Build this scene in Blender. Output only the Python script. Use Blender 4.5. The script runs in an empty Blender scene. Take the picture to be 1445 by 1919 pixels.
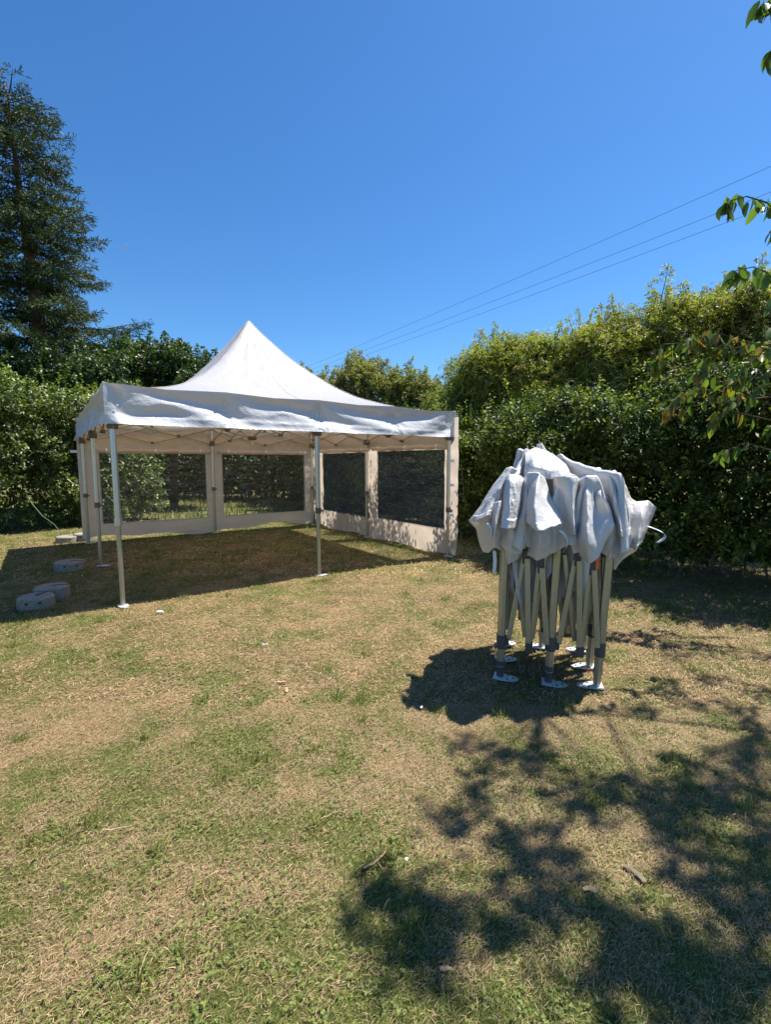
import bpy, bmesh, math, random
import numpy as np
from mathutils import Vector, Matrix

sc = bpy.context.scene
# ------------------------------------------------------------ camera, sky, sun
cam_d = bpy.data.cameras.new("camera"); cam = bpy.data.objects.new("camera", cam_d)
sc.collection.objects.link(cam); sc.camera = cam
cam_d.sensor_fit = 'VERTICAL'; cam_d.sensor_height = 36.0
cam_d.lens = 898.0 / 1919.0 * 36.0
cam.location = (0, 0, 1.6)
cam.rotation_euler = (math.pi / 2 - 0.104, 0, 0)
cam_d.clip_start = 0.05; cam_d.clip_end = 3000

SUN = Vector((0.44, 0.225, 1.0)).normalized()
world = bpy.data.worlds.new("World"); sc.world = world; world.use_nodes = True
wn = world.node_tree.nodes; wl = world.node_tree.links
for n in list(wn): wn.remove(n)
sky = wn.new('ShaderNodeTexSky'); sky.sky_type = 'NISHITA'; sky.sun_disc = False
sky.sun_elevation = math.asin(SUN.z)
sky.sun_rotation = math.atan2(SUN.x, SUN.y)
sky.altitude = 200; sky.air_density = 1.0; sky.dust_density = 0.35; sky.ozone_density = 3.0
hs = wn.new('ShaderNodeHueSaturation'); hs.inputs['Saturation'].default_value = 1.22
bg = wn.new('ShaderNodeBackground'); bg.inputs['Strength'].default_value = 0.079
wo = wn.new('ShaderNodeOutputWorld')
tint = wn.new('ShaderNodeMix'); tint.data_type = 'RGBA'; tint.blend_type = 'MULTIPLY'; tint.inputs[0].default_value = 1; tint.inputs[7].default_value = (.76, .97, 1.10, 1)
wl.new(sky.outputs[0], hs.inputs['Color']); wl.new(hs.outputs[0], tint.inputs[6]); wl.new(tint.outputs[2], bg.inputs['Color']); wl.new(bg.outputs[0], wo.inputs['Surface'])

sl = bpy.data.lights.new("sun", 'SUN'); sl.energy = 5.0; sl.angle = math.radians(0.55); sl.color = (1.0, 0.945, 0.85)
so = bpy.data.objects.new("sun", sl); sc.collection.objects.link(so); so.location = (20, 10, 45)
so.rotation_euler = (-SUN).to_track_quat('-Z', 'Y').to_euler()
sc.view_settings.view_transform = 'Standard'; sc.view_settings.look = 'None'
sc.view_settings.exposure = 1.0; sc.view_settings.gamma = 1.0; sc.view_settings.use_curve_mapping = False
sc.render.engine = 'CYCLES'; sc.cycles.max_bounces = 8; sc.cycles.transparent_max_bounces = 12

R = np.random.default_rng(11)
random.seed(5)
COL = sc.collection

# ------------------------------------------------------------ helpers
def tag(o, label=None, cat=None, group=None, kind=None):
    if label: o['label'] = label
    if cat: o['category'] = cat
    if group: o['group'] = group
    if kind: o['kind'] = kind
    return o
def link(o, parent=None):
    COL.objects.link(o)
    if parent is not None: o.parent = parent
    return o
def empty(name, loc, rz=0):
    o = bpy.data.objects.new(name, None); o.empty_display_size = .2
    o.location = loc; o.rotation_euler = (0, 0, rz)
    return link(o)
def obj_bm(name, bm, mat, parent=None, smooth=False):
    me = bpy.data.meshes.new(name); bmesh.ops.recalc_face_normals(bm, faces=bm.faces)
    bm.to_mesh(me); bm.free(); me.materials.append(mat)
    if smooth: me.polygons.foreach_set('use_smooth', [True] * len(me.polygons))
    o = bpy.data.objects.new(name, me)
    return link(o, parent)
def mesh_np(name, V, F, mat, parent=None, col=None, smooth=False, uv=None):
    """V (n,3) floats, F (m,k) ints, col (n,3) per vertex"""
    me = bpy.data.meshes.new(name)
    V = np.ascontiguousarray(V, dtype=np.float32); F = np.ascontiguousarray(F, dtype=np.int32)
    m, k = F.shape
    me.vertices.add(len(V)); me.vertices.foreach_set('co', V.ravel())
    me.loops.add(m * k); me.loops.foreach_set('vertex_index', F.ravel())
    me.polygons.add(m); me.polygons.foreach_set('loop_start', np.arange(0, m * k, k, dtype=np.int32))
    me.polygons.foreach_set('loop_total', np.full(m, k, dtype=np.int32))
    if smooth: me.polygons.foreach_set('use_smooth', np.ones(m, dtype=bool))
    me.update(calc_edges=True)
    if col is not None:
        a = me.color_attributes.new('Col', 'FLOAT_COLOR', 'POINT')
        c = np.ones((len(V), 4), dtype=np.float32); c[:, :3] = col
        a.data.foreach_set('color', c.ravel())
    me.materials.append(mat)
    return link(bpy.data.objects.new(name, me), parent)
def tube(bm, pts, rad, n=8, cap=True, rot=0.0):
    pts = [Vector(p) for p in pts]
    if not hasattr(rad, '__len__'): rad = [rad] * len(pts)
    rings = []
    up0 = None
    for i, p in enumerate(pts):
        t = (pts[min(i + 1, len(pts) - 1)] - pts[max(i - 1, 0)]).normalized()
        a = up0 if up0 is not None else (Vector((1, 0, 0)) if abs(t.x) < .9 else Vector((0, 1, 0)))
        a = (a - t * a.dot(t)).normalized(); b = t.cross(a); up0 = a
        rings.append([bm.verts.new(p + (a * math.cos(rot + 2 * math.pi * k / n) + b * math.sin(rot + 2 * math.pi * k / n)) * rad[i]) for k in range(n)])
    for r0, r1 in zip(rings, rings[1:]):
        for k in range(n): bm.faces.new((r0[k], r0[(k + 1) % n], r1[(k + 1) % n], r1[k]))
    if cap: bm.faces.new(rings[0]); bm.faces.new(rings[-1])
def bar(bm, p0, p1, w, h, side=None):
    p0 = Vector(p0); p1 = Vector(p1); t = (p1 - p0).normalized()
    s = Vector(side) if side is not None else (Vector((0, 0, 1)).cross(t) if abs(t.z) < .95 else Vector((1, 0, 0)))
    s = (s - t * s.dot(t)).normalized(); u = t.cross(s)
    c = .18
    prof = [(-w/2+w*c, -h/2), (w/2-w*c, -h/2), (w/2, -h/2+h*c), (w/2, h/2-h*c), (w/2-w*c, h/2), (-w/2+w*c, h/2), (-w/2, h/2-h*c), (-w/2, -h/2+h*c)]
    r = [[bm.verts.new(p + s * a + u * b) for a, b in prof] for p in (p0, p1)]
    for k in range(8): bm.faces.new((r[0][k], r[0][(k+1) % 8], r[1][(k+1) % 8], r[1][k]))
    bm.faces.new(r[0]); bm.faces.new(r[1])
def prism(bm, poly, z0, z1, M=Matrix()):
    a = [bm.verts.new(M @ Vector((x, y, z0))) for x, y in poly]
    b = [bm.verts.new(M @ Vector((x, y, z1))) for x, y in poly]
    n = len(poly)
    for k in range(n): bm.faces.new((a[k], a[(k+1) % n], b[(k+1) % n], b[k]))
    bm.faces.new(a); bm.faces.new(b)

# numpy value noise
_T = np.random.default_rng(77).random((64, 64, 64)).astype(np.float32)
def vnoise(P):
    P = np.asarray(P, dtype=np.float64); i = np.floor(P).astype(int); f = P - i; f = f * f * (3 - 2 * f)
    x, y, z = (i[..., k] & 63 for k in range(3)); x1, y1, z1 = (x+1) & 63, (y+1) & 63, (z+1) & 63
    fx, fy, fz = f[..., 0], f[..., 1], f[..., 2]
    def L(a, b, t): return a + (b - a) * t
    return L(L(L(_T[x,y,z], _T[x1,y,z], fx), L(_T[x,y1,z], _T[x1,y1,z], fx), fy),
             L(L(_T[x,y,z1], _T[x1,y,z1], fx), L(_T[x,y1,z1], _T[x1,y1,z1], fx), fy), fz) * 2 - 1
def fbm(P, o=4):
    P = np.asarray(P, dtype=np.float64); s = 0; a = 1.0; t = 0
    for k in range(o): s = s + a * vnoise(P * 2.03 ** k + 17.3 * k); t += a; a *= .5
    return s / t
def p3(x, y, z=0.0):
    x = np.asarray(x, float); return np.stack([x, np.broadcast_to(y, x.shape), np.broadcast_to(z, x.shape)], -1)
def unit(a): return a / np.maximum(np.linalg.norm(a, axis=-1, keepdims=True), 1e-9)

# ------------------------------------------------------------ materials
def new_mat(name):
    m = bpy.data.materials.new(name); m.use_nodes = True
    nt = m.node_tree
    for n in list(nt.nodes): nt.nodes.remove(n)
    return m, nt, nt.nodes, nt.links
def out(nt, sh): o = nt.nodes.new('ShaderNodeOutputMaterial'); nt.links.new(sh, o.inputs['Surface'])
def pbsdf(N, col=(.5, .5, .5), rough=.5, metal=0.0, spec=.5):
    b = N.new('ShaderNodeBsdfPrincipled'); b.inputs['Base Color'].default_value = (*col, 1)
    b.inputs['Roughness'].default_value = rough; b.inputs['Metallic'].default_value = metal
    b.inputs['Specular IOR Level'].default_value = spec
    return b
def noise_tex(N, L, scale, detail=4, rough=.55, coord='Object', stretch=None):
    tc = N.new('ShaderNodeTexCoord'); t = N.new('ShaderNodeTexNoise')
    t.inputs['Scale'].default_value = scale; t.inputs['Detail'].default_value = detail; t.inputs['Roughness'].default_value = rough
    src = tc.outputs[coord]
    if stretch:
        mp = N.new('ShaderNodeMapping'); mp.inputs['Scale'].default_value = stretch
        L.new(src, mp.inputs['Vector']); src = mp.outputs[0]
    L.new(src, t.inputs['Vector'])
    return t
def ramp(N, L, src, stops):
    r = N.new('ShaderNodeValToRGB'); e = r.color_ramp.elements
    e[0].position, e[0].color = stops[0][0], (*stops[0][1], 1)
    e[1].position, e[1].color = stops[-1][0], (*stops[-1][1], 1)
    for p, c in stops[1:-1]:
        q = e.new(p); q.color = (*c, 1)
    L.new(src, r.inputs['Fac']); return r
def bump(N, L, hsrc, strength, dist, b):
    bp = N.new('ShaderNodeBump'); bp.inputs['Strength'].default_value = strength; bp.inputs['Distance'].default_value = dist
    L.new(hsrc, bp.inputs['Height']); L.new(bp.outputs[0], b.inputs['Normal']); return bp
def simple(name, c0, c1, rough=.5, metal=0.0, scale=30, bmp=.0, bd=.002, spec=.5, detail=5):
    m, nt, N, L = new_mat(name); b = pbsdf(N, c0, rough, metal, spec)
    t = noise_tex(N, L, scale, detail); r = ramp(N, L, t.outputs['Fac'], [(.3, c0), (.7, c1)])
    L.new(r.outputs[0], b.inputs['Base Color'])
    if bmp: bump(N, L, t.outputs['Fac'], bmp, bd, b)
    out(nt, b.outputs[0]); return m
def cloth_mat(name, c, trans, tcol, rough=.38, spec=.5, wr=.35):
    m, nt, N, L = new_mat(name); b = pbsdf(N, c, rough, 0, spec)
    t1 = noise_tex(N, L, 7, 5, .6); t2 = noise_tex(N, L, 26, 4, .6, stretch=(1, 1, 2.2))
    r = ramp(N, L, t1.outputs['Fac'], [(.25, tuple(x * .93 for x in c)), (.75, c)]); L.new(r.outputs[0], b.inputs['Base Color'])
    mx = N.new('ShaderNodeMath'); mx.operation = 'MULTIPLY_ADD'; mx.inputs[1].default_value = .35
    L.new(t2.outputs['Fac'], mx.inputs[0]); L.new(t1.outputs['Fac'], mx.inputs[2])
    t3 = noise_tex(N, L, 3.6, 3, .5, stretch=(1, 1, 1.5)); sb = N.new('ShaderNodeMath'); sb.operation = 'SUBTRACT'; sb.inputs[1].default_value = .5; L.new(t3.outputs['Fac'], sb.inputs[0])
    ab = N.new('ShaderNodeMath'); ab.operation = 'ABSOLUTE'; L.new(sb.outputs[0], ab.inputs[0])
    m3 = N.new('ShaderNodeMath'); m3.operation = 'MULTIPLY_ADD'; m3.inputs[1].default_value = -1.6; L.new(ab.outputs[0], m3.inputs[0]); L.new(mx.outputs[0], m3.inputs[2])
    bump(N, L, m3.outputs[0], wr, .035, b)
    tr = N.new('ShaderNodeBsdfTranslucent'); tr.inputs['Color'].default_value = (*tcol, 1)
    mix = N.new('ShaderNodeMixShader'); mix.inputs[0].default_value = trans
    L.new(b.outputs[0], mix.inputs[1]); L.new(tr.outputs[0], mix.inputs[2]); out(nt, mix.outputs[0]); return m
def leaf_mat(name, rough=.4, trans=.3, spec=.5, tcol=(1.3, 1.5, .5)):
    m, nt, N, L = new_mat(name); b = pbsdf(N, (.08, .12, .04), rough, 0, spec)
    a = N.new('ShaderNodeAttribute'); a.attribute_name = 'Col'
    L.new(a.outputs['Color'], b.inputs['Base Color'])
    mul = N.new('ShaderNodeMix'); mul.data_type = 'RGBA'; mul.blend_type = 'MULTIPLY'; mul.inputs[0].default_value = 1
    L.new(a.outputs['Color'], mul.inputs[6]); mul.inputs[7].default_value = (*tcol, 1); mul.clamp_result = False
    tr = N.new('ShaderNodeBsdfTranslucent'); L.new(mul.outputs[2], tr.inputs['Color'])
    mix = N.new('ShaderNodeMixShader'); mix.inputs[0].default_value = trans
    L.new(b.outputs[0], mix.inputs[1]); L.new(tr.outputs[0], mix.inputs[2]); out(nt, mix.outputs[0]); return m

M_ROOF = cloth_mat('white_roof_fabric', (.57, .57, .59), .30, (.84, .68, .56), rough=.3, wr=.3)
M_VAL = cloth_mat('white_valance_fabric', (.60, .61, .64), .10, (.75, .66, .55), rough=.28, spec=.6, wr=.32)
M_WALL = cloth_mat('white_wall_fabric', (.75, .66, .59), .48, (.90, .76, .64), rough=.5, wr=.8)
M_FOLD = cloth_mat('white_folded_fabric', (.70, .69, .69), .18, (.84, .72, .56), rough=.3, spec=.55, wr=.3)
M_WEB = simple('white_webbing', (.72, .72, .78), (.8, .8, .85), .6, scale=200)
M_ALU = simple('brushed_aluminium', (.50, .50, .47), (.62, .61, .57), .38, .85, 60)
M_ALU_D = simple('weathered_aluminium', (.36, .35, .28), (.46, .44, .35), .42, .8, 60)
M_NYL = simple('dark_grey_nylon', (.05, .05, .055), (.08, .08, .085), .45, 0, 90)
M_NYLB = simple('brown_grey_nylon', (.10, .075, .06), (.14, .11, .09), .5, 0, 90)
M_ZINC = simple('galvanised_steel', (.62, .68, .72), (.80, .84, .88), .36, .45, 45)
M_ORG = simple('orange_plastic', (.75, .13, .04), (.85, .18, .06), .4, 0, 40)
M_RED = simple('red_plastic', (.6, .05, .03), (.7, .08, .04), .4, 0, 40)
M_CONC = simple('grey_concrete', (.21, .19, .155), (.31, .285, .235), .9, 0, 24, .25, .002, .2, 8)
M_DARK = simple('dark_hole', (.01, .01, .01), (.02, .02, .02), .9)
M_BARK = simple('bark', (.07, .052, .038), (.17, .13, .095), .9, 0, 14, .7, .02, .2, 8)
M_BARKG = simple('grey_hedge_bark', (.10, .085, .06), (.2, .17, .12), .9, 0, 20, .5, .01, .2, 8)
M_STICK = simple('dry_wood', (.30, .20, .11), (.52, .38, .24), .8, 0, 60, .4, .002, .2)
M_PAPER = simple('white_paper', (.75, .74, .74), (.85, .84, .84), .7, 0, 80)
M_WIRE = simple('grey_cable', (.10, .10, .11), (.13, .13, .14), .6)
M_HOSE = simple('green_cord', (.06, .08, .035), (.09, .12, .05), .6)
M_LAUREL = leaf_mat('glossy_hedge_leaf', .48, .28, .28)
M_LEAF = leaf_mat('broad_leaf', .42, .30, .5)
M_FINE = leaf_mat('fine_leaflet', .5, .35, .35)
M_NEEDLE = leaf_mat('spruce_needle', .55, .12, .3)
M_CHERRY = leaf_mat('cherry_leaf', .38, .40, .5)
M_GRASS = leaf_mat('grass_blade', .55, .25, .3, (1.15, 1.2, .7))

def ground_mat():
    m, nt, N, L = new_mat('dry_lawn_soil'); b = pbsdf(N, (.2, .15, .09), .95, 0, .1)
    a = N.new('ShaderNodeAttribute'); a.attribute_name = 'Col'
    t = noise_tex(N, L, 55, 8, .75); t2 = noise_tex(N, L, 9, 6, .65)
    r = ramp(N, L, t.outputs['Fac'], [(.30, (.32, .32, .30)), (.5, (.85, .85, .85)), (.72, (1.5, 1.45, 1.35))])
    r2 = ramp(N, L, t2.outputs['Fac'], [(.3, (.72, .80, .70)), (.7, (1.2, 1.12, 1.08))])
    m1 = N.new('ShaderNodeMix'); m1.data_type = 'RGBA'; m1.blend_type = 'MULTIPLY'; m1.inputs[0].default_value = 1
    m2 = N.new('ShaderNodeMix'); m2.data_type = 'RGBA'; m2.blend_type = 'MULTIPLY'; m2.inputs[0].default_value = 1
    L.new(a.outputs['Color'], m1.inputs[6]); L.new(r.outputs[0], m1.inputs[7])
    L.new(m1.outputs[2], m2.inputs[6]); L.new(r2.outputs[0], m2.inputs[7]); L.new(m2.outputs[2], b.inputs['Base Color'])
    bump(N, L, t.outputs['Fac'], .9, .03, b); out(nt, b.outputs[0]); return m
M_GROUND = ground_mat()
def vinyl_mat(name, haze, hcol):
    m, nt, N, L = new_mat(name)
    tr = N.new('ShaderNodeBsdfTransparent'); tr.inputs['Color'].default_value = (.94, .96, .97, 1)
    gl = N.new('ShaderNodeBsdfGlossy'); gl.inputs['Roughness'].default_value = .06; gl.inputs['Color'].default_value = (.9, .95, 1, 1)
    df = N.new('ShaderNodeBsdfDiffuse'); df.inputs['Color'].default_value = (*hcol, 1)
    t = noise_tex(N, L, 1.6, 3, .55, stretch=(.55, .55, 4.2)); t2 = noise_tex(N, L, 3.4, 2, .5, stretch=(.7, .7, 5.0))
    w1 = ramp(N, L, t2.outputs['Fac'], [(.44, (0, 0, 0)), (.5, (1, 1, 1)), (.56, (0, 0, 0))])
    ma = N.new('ShaderNodeMath'); ma.operation = 'MULTIPLY_ADD'; ma.inputs[1].default_value = .22
    L.new(w1.outputs[0], ma.inputs[0]); L.new(t.outputs['Fac'], ma.inputs[2])
    bp = N.new('ShaderNodeBump'); bp.inputs['Strength'].default_value = .7; bp.inputs['Distance'].default_value = .12
    L.new(ma.outputs[0], bp.inputs['Height']); L.new(bp.outputs[0], gl.inputs['Normal'])
    fr = N.new('ShaderNodeFresnel'); fr.inputs['IOR'].default_value = 1.6
    mx = N.new('ShaderNodeMixShader'); L.new(fr.outputs[0], mx.inputs[0]); L.new(tr.outputs[0], mx.inputs[1]); L.new(gl.outputs[0], mx.inputs[2])
    m2 = N.new('ShaderNodeMixShader'); m2.inputs[0].default_value = haze; L.new(mx.outputs[0], m2.inputs[1]); L.new(df.outputs[0], m2.inputs[2])
    out(nt, m2.outputs[0]); return m
M_VINYL = vinyl_mat('clear_vinyl', .08, (.22, .23, .22)); M_VINYLB = vinyl_mat('clear_vinyl_sky_tint', .30, (.05, .085, .16))  # right wall panes: bluish sky reflection mixed in as diffuse colour

# ------------------------------------------------------------ ground and grass
def gz(x, y): return .035 * fbm(p3(np.asarray(x) * .35, np.asarray(y) * .35, 3.1), 3) * np.clip((np.hypot(x, y) - 1) / 4, 0, 1) + .012 * fbm(p3(np.asarray(x) * 2.2, np.asarray(y) * 2.2, 8.1), 3)
def green(x, y):
    x = np.asarray(x, float); y = np.asarray(y, float)
    g = .54 + .45 * fbm(p3(x * .9, y * .9, 1.5), 4) + .85 * fbm(p3(x * 4.2, y * 4.2, 5.5), 3) + .5 * fbm(p3(x * 13, y * 13, 3.5), 2)
    g = g + .22 * np.clip((2.6 - y) / 1.4, 0, 1)                       # lusher close by
    g = g - .18 * np.exp(-((x + .0) ** 2 / 3.0 + (y - 4.9) ** 2 / 3.5))  # worn area
    g = g + .35 * np.clip((y - 7.5) / 4, 0, 1)
    return np.clip(g, 0, 1)
def build_ground():
    xs = np.unique(np.concatenate([[-900, -400, -150, -70, -40, -25], np.arange(-18, -8, .5), np.arange(-8, 6, .07), np.arange(6, 14, .5), [20, 35, 60, 120, 400, 900]]))
    ys = np.unique(np.concatenate([[-900, -300, -80, -30, -10, -3, -1], np.arange(0, 13, .07), np.arange(13, 30, .5), [35, 50, 80, 150, 400, 900]]))
    X, Y = np.meshgrid(xs, ys); Z = gz(X, Y) * (np.hypot(X, Y) < 60)
    g = green(X, Y)[..., None]
    dry = np.array([.37, .25, .14]); grn = np.array([.135, .155, .05])
    c = dry * (1 - g) + grn * g
    f = fbm(p3(X * 5, Y * 5, 2.2), 3)[..., None]
    c = c * (.86 + .33 * f)
    soil = np.clip((fbm(p3(X * 1.7, Y * 1.7, 9.2), 3) - .32) * 5, 0, 1)[..., None] * .6
    c = c * (1 - soil) + np.array([.20, .125, .085]) * soil
    n, m = X.shape; idx = np.arange(n * m).reshape(n, m)
    F = np.stack([idx[:-1, :-1], idx[:-1, 1:], idx[1:, 1:], idx[1:, :-1]], -1).reshape(-1, 4)
    o = mesh_np('ground', np.stack([X, Y, Z], -1).reshape(-1, 3), F, M_GROUND, col=np.clip(c, .01, 1).reshape(-1, 3), smooth=True)
    o['kind'] = 'structure'
build_ground()

def scatter_view(n, y0, y1, margin=1.12, extra=.3):
    """random ground points over the part of the lawn between two distances"""
    y = np.sqrt(R.random(n) * (y1 ** 2 - y0 ** 2) + y0 ** 2)
    x = (R.random(n) * 2 - 1) * (y * .82 * margin + extra)
    return x, y
def blades(x, y, length, width, dry_bias=0.0, up=.5):
    n = len(x); g = green(x, y) + dry_bias + R.normal(0, .16, n)
    isg = R.random(n) < np.clip((g - .18) * 1.25, .06, .95)
    az = R.random(n) * 2 * math.pi
    az = np.where(R.random(n) < .45, .6 + R.normal(0, .6, n), az)        # combed by the mower
    el = np.where(isg, R.normal(up * 1.1, .35, n), R.normal(up * .42, .28, n)); el = np.clip(np.abs(el), .04, 1.45)
    Ln = length * (.5 + R.random(n)) * np.where(isg, 1.0, 1.15)
    d = np.stack([np.cos(az) * np.cos(el), np.sin(az) * np.cos(el), np.sin(el)], -1)
    s = np.stack([-np.sin(az), np.cos(az), R.normal(0, .35, n)], -1); s = unit(s)
    b = np.stack([x, y, gz(x, y) + .001 + np.where(isg, 0, R.random(n) * .010)], -1)
    w = (width * (.6 + .8 * R.random(n)))[:, None]
    mid = b + d * (Ln * .55)[:, None]; tip = b + d * Ln[:, None] + np.stack([np.zeros(n), np.zeros(n), -Ln * .22 * np.cos(el)], -1)
    tip[:, 2] = np.maximum(tip[:, 2], b[:, 2] + .001)
    V = np.stack([b - s * w * .5, b + s * w * .5, mid + s * w * .45, tip, mid - s * w * .45], 1)
    k = R.random(n)[:, None]
    gc = np.array([.10, .15, .025]) * (1 - k) + np.array([.28, .28, .075]) * k
    dk = R.random(n)[:, None] ** 1.3
    dc = np.array([.56, .41, .235]) * (1 - dk) + np.array([.29, .20, .11]) * dk
    c = np.where(isg[:, None], gc, dc) * R.uniform(.62, 1.18, (n, 1))
    idx = np.arange(n)[:, None] * 5
    F = np.concatenate([idx + np.array([0, 1, 2]), idx + np.array([0, 2, 4]), idx + np.array([4, 2, 3])], 0)
    return V.reshape(-1, 3), F, np.repeat(c, 5, 0)
def join(parts):
    Vs, Fs, Cs = [], [], []; o = 0
    for v, f, c in parts: Vs.append(v); Fs.append(f + o); Cs.append(c); o += len(v)
    return np.concatenate(Vs), np.concatenate(Fs), np.concatenate(Cs)
def build_grass():
    P = []
    x, y = scatter_view(420000, .9, 3.0); P.append(blades(x, y, .019, .0015))
    x, y = scatter_view(190000, 3.0, 6.5); P.append(blades(x, y, .030, .0034))
    x, y = scatter_view(70000, 6.5, 13.0); P.append(blades(x, y, .05, .009, up=.7))
    x, y = scatter_view(14000, 13.0, 22.0); P.append(blades(x, y, .16, .03, up=1.1, dry_bias=.2))
    # lusher tufts
    tx, ty = scatter_view(420, 1.0, 9.0); k = green(tx, ty) > .5; tx, ty = tx[k], ty[k]
    m = 90; r = np.abs(R.normal(0, .05, (len(tx), m))); a = R.random((len(tx), m)) * 6.28
    P.append(blades((tx[:, None] + r * np.cos(a)).ravel(), (ty[:, None] + r * np.sin(a)).ravel(), .055, .0035, .6, .8))
    V, F, C = join(P)
    o = mesh_np('grass', V, F, M_GRASS, col=C); tag(o, 'short patchy mown lawn grass, partly green and partly straw dry', 'grass', kind='stuff')
build_grass()

def leaf_quads(B, D, Nn, ln, wd, col, fold=.25, tipw=None):
    """rhombic folded leaves: base B, direction D, normal Nn"""
    S = unit(np.cross(D, Nn)); Nn = unit(np.cross(S, D)); ln = np.asarray(ln)[:, None]; wd = np.asarray(wd)[:, None]
    mid = B + D * ln * .45 + Nn * wd * fold
    V = np.stack([B, mid + S * wd * .5, B + D * ln - Nn * ln * .08, mid - S * wd * .5], 1).reshape(-1, 3)
    i = np.arange(len(B))[:, None] * 4
    F = np.concatenate([i + np.array([0, 1, 2]), i + np.array([0, 2, 3])], 0)
    return V, F, np.repeat(col, 4, 0)
def build_clover():
    cx, cy = scatter_view(4200, .95, 7.0); n0 = fbm(p3(cx * 1.4, cy * 1.4, 4.4), 3)
    k = (n0 + R.normal(0, .12, len(cx)) > .10) | ((cy < 2.3) & (n0 + R.normal(0, .12, len(cx)) > .0)); cx, cy = cx[k], cy[k]; m = 14
    r = np.abs(R.normal(0, .09, (len(cx), m))); a = R.random((len(cx), m)) * 6.28
    x = (cx[:, None] + r * np.cos(a)).ravel(); y = (cy[:, None] + r * np.sin(a)).ravel(); n = len(x)
    h = R.uniform(.008, .028, n); P = []
    base = np.stack([x, y, gz(x, y) + h], -1); a0 = R.random(n) * 6.28
    c = np.array([.09, .14, .03]) + R.random((n, 1)) * np.array([.12, .11, .03])
    for q in range(3):
        aa = a0 + q * 2.094
        D = unit(np.stack([np.cos(aa), np.sin(aa), R.normal(.1, .25, n)], -1)); Nn = unit(np.stack([R.normal(0, .25, n), R.normal(0, .25, n), np.ones(n)], -1))
        s = R.uniform(.005, .0105, n); P.append(leaf_quads(base, D, Nn, s, s * .9, c, .12))
    V, F, C = join(P)
    tag(mesh_np('clover', V, F, M_GRASS, col=C), 'low clover and weeds spread through the lawn', 'clover', kind='stuff')
    # daisies by the marquee and hedge
    x = np.concatenate([R.normal(1.6, 1.2, 500), R.uniform(-3, 0, 120), R.uniform(-2, 2, 3)]); y = np.concatenate([8.4 - .7 * (x[:500] - 1.6) + R.normal(0, .5, 500), R.uniform(6, 10, 120), R.uniform(1.5, 5, 3)])
    n = len(x); base = np.stack([x, y, gz(x, y) + R.uniform(.03, .05, n)], -1); P = []
    for q in range(4):
        aa = R.random(n) * .3 + q * 1.57
        D = unit(np.stack([np.cos(aa), np.sin(aa), np.full(n, .15)], -1)); Nn = np.tile([0, 0, 1.0], (n, 1))
        s = R.uniform(.006, .011, n); P.append(leaf_quads(base, D, Nn, s, s, np.tile([.8, .8, .78], (n, 1)), .1))
    V, F, C = join(P)
    tag(mesh_np('daisies', V, F, M_GRASS, col=C), 'tiny white daisies dotted in the lawn', 'daisies', kind='stuff')
build_clover()

# ------------------------------------------------------------ foliage
def sprigs(P, D, L, K, ln, wd, col, droop=.25, spread=.75, cvar=.25, young=0.0, ycol=None, flat=.6):
    """N leafy shoots with K leaves each"""
    N = len(P); t = np.linspace(.15, 1.0, K)[None, :, None]
    L = np.asarray(L, float).reshape(-1, 1, 1) * np.ones((N, 1, 1))
    rnd = unit(R.normal(0, 1, (N, 3))); side = unit(np.cross(D, rnd)); up = unit(np.cross(side, D))
    B = P[:, None] + D[:, None] * L * t + np.array([0, 0, -1.0]) * (L * droop * t ** 2)
    ang = (np.arange(K) % 2 * math.pi)[None, :, None] + R.normal(0, .5, (N, K, 1))
    rad = side[:, None] * np.cos(ang) + up[:, None] * np.sin(ang)
    LD = unit(D[:, None] * (1.1 - spread) + rad * spread + R.normal(0, .22, (N, K, 3)) + np.array([0, 0, -.25 * droop * 2]))
    NN = unit(np.cross(np.cross(LD, R.normal(0, 1, (N, K, 3)) * (1 - flat) + np.array([0, 0, 1.0]) * flat + D[:, None] * .3), LD) + 1e-6)
    s = R.uniform(.5, 1.4, (N, K))
    c = np.asarray(col, float).reshape(-1, 1, 3) * np.ones((N, K, 1)) * R.uniform(1 - cvar, 1 + cvar, (N, K, 1)) * R.uniform(1 - cvar, 1 + cvar, (N, 1, 1))
    if young:
        y = (R.random((N, 1, 1)) < young) & (t > .45)
        c = np.where(y, np.array(ycol) * R.uniform(.8, 1.2, (N, K, 1)), c)
    return leaf_quads(B.reshape(-1, 3), LD.reshape(-1, 3), NN.reshape(-1, 3), (ln * s).ravel(), (wd * s).ravel(), c.reshape(-1, 3))
def rdir(n): return unit(R.normal(0, 1, (n, 3)))
def shell(centers, radii, n, thick=.35):
    """points spread through the outer shells of many clumps; returns point, outward direction"""
    w = radii.prod(1) ** (2 / 3); k = R.choice(len(centers), n, p=w / w.sum())
    d = rdir(n); d[:, 2] = np.where(R.random(n) < .35, np.abs(d[:, 2]), d[:, 2])
    r = 1 - np.abs(R.normal(0, thick, (n, 1))); r = np.clip(r, .05, 1)
    return centers[k] + d * radii[k] * r, unit(d / radii[k]), k
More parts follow.
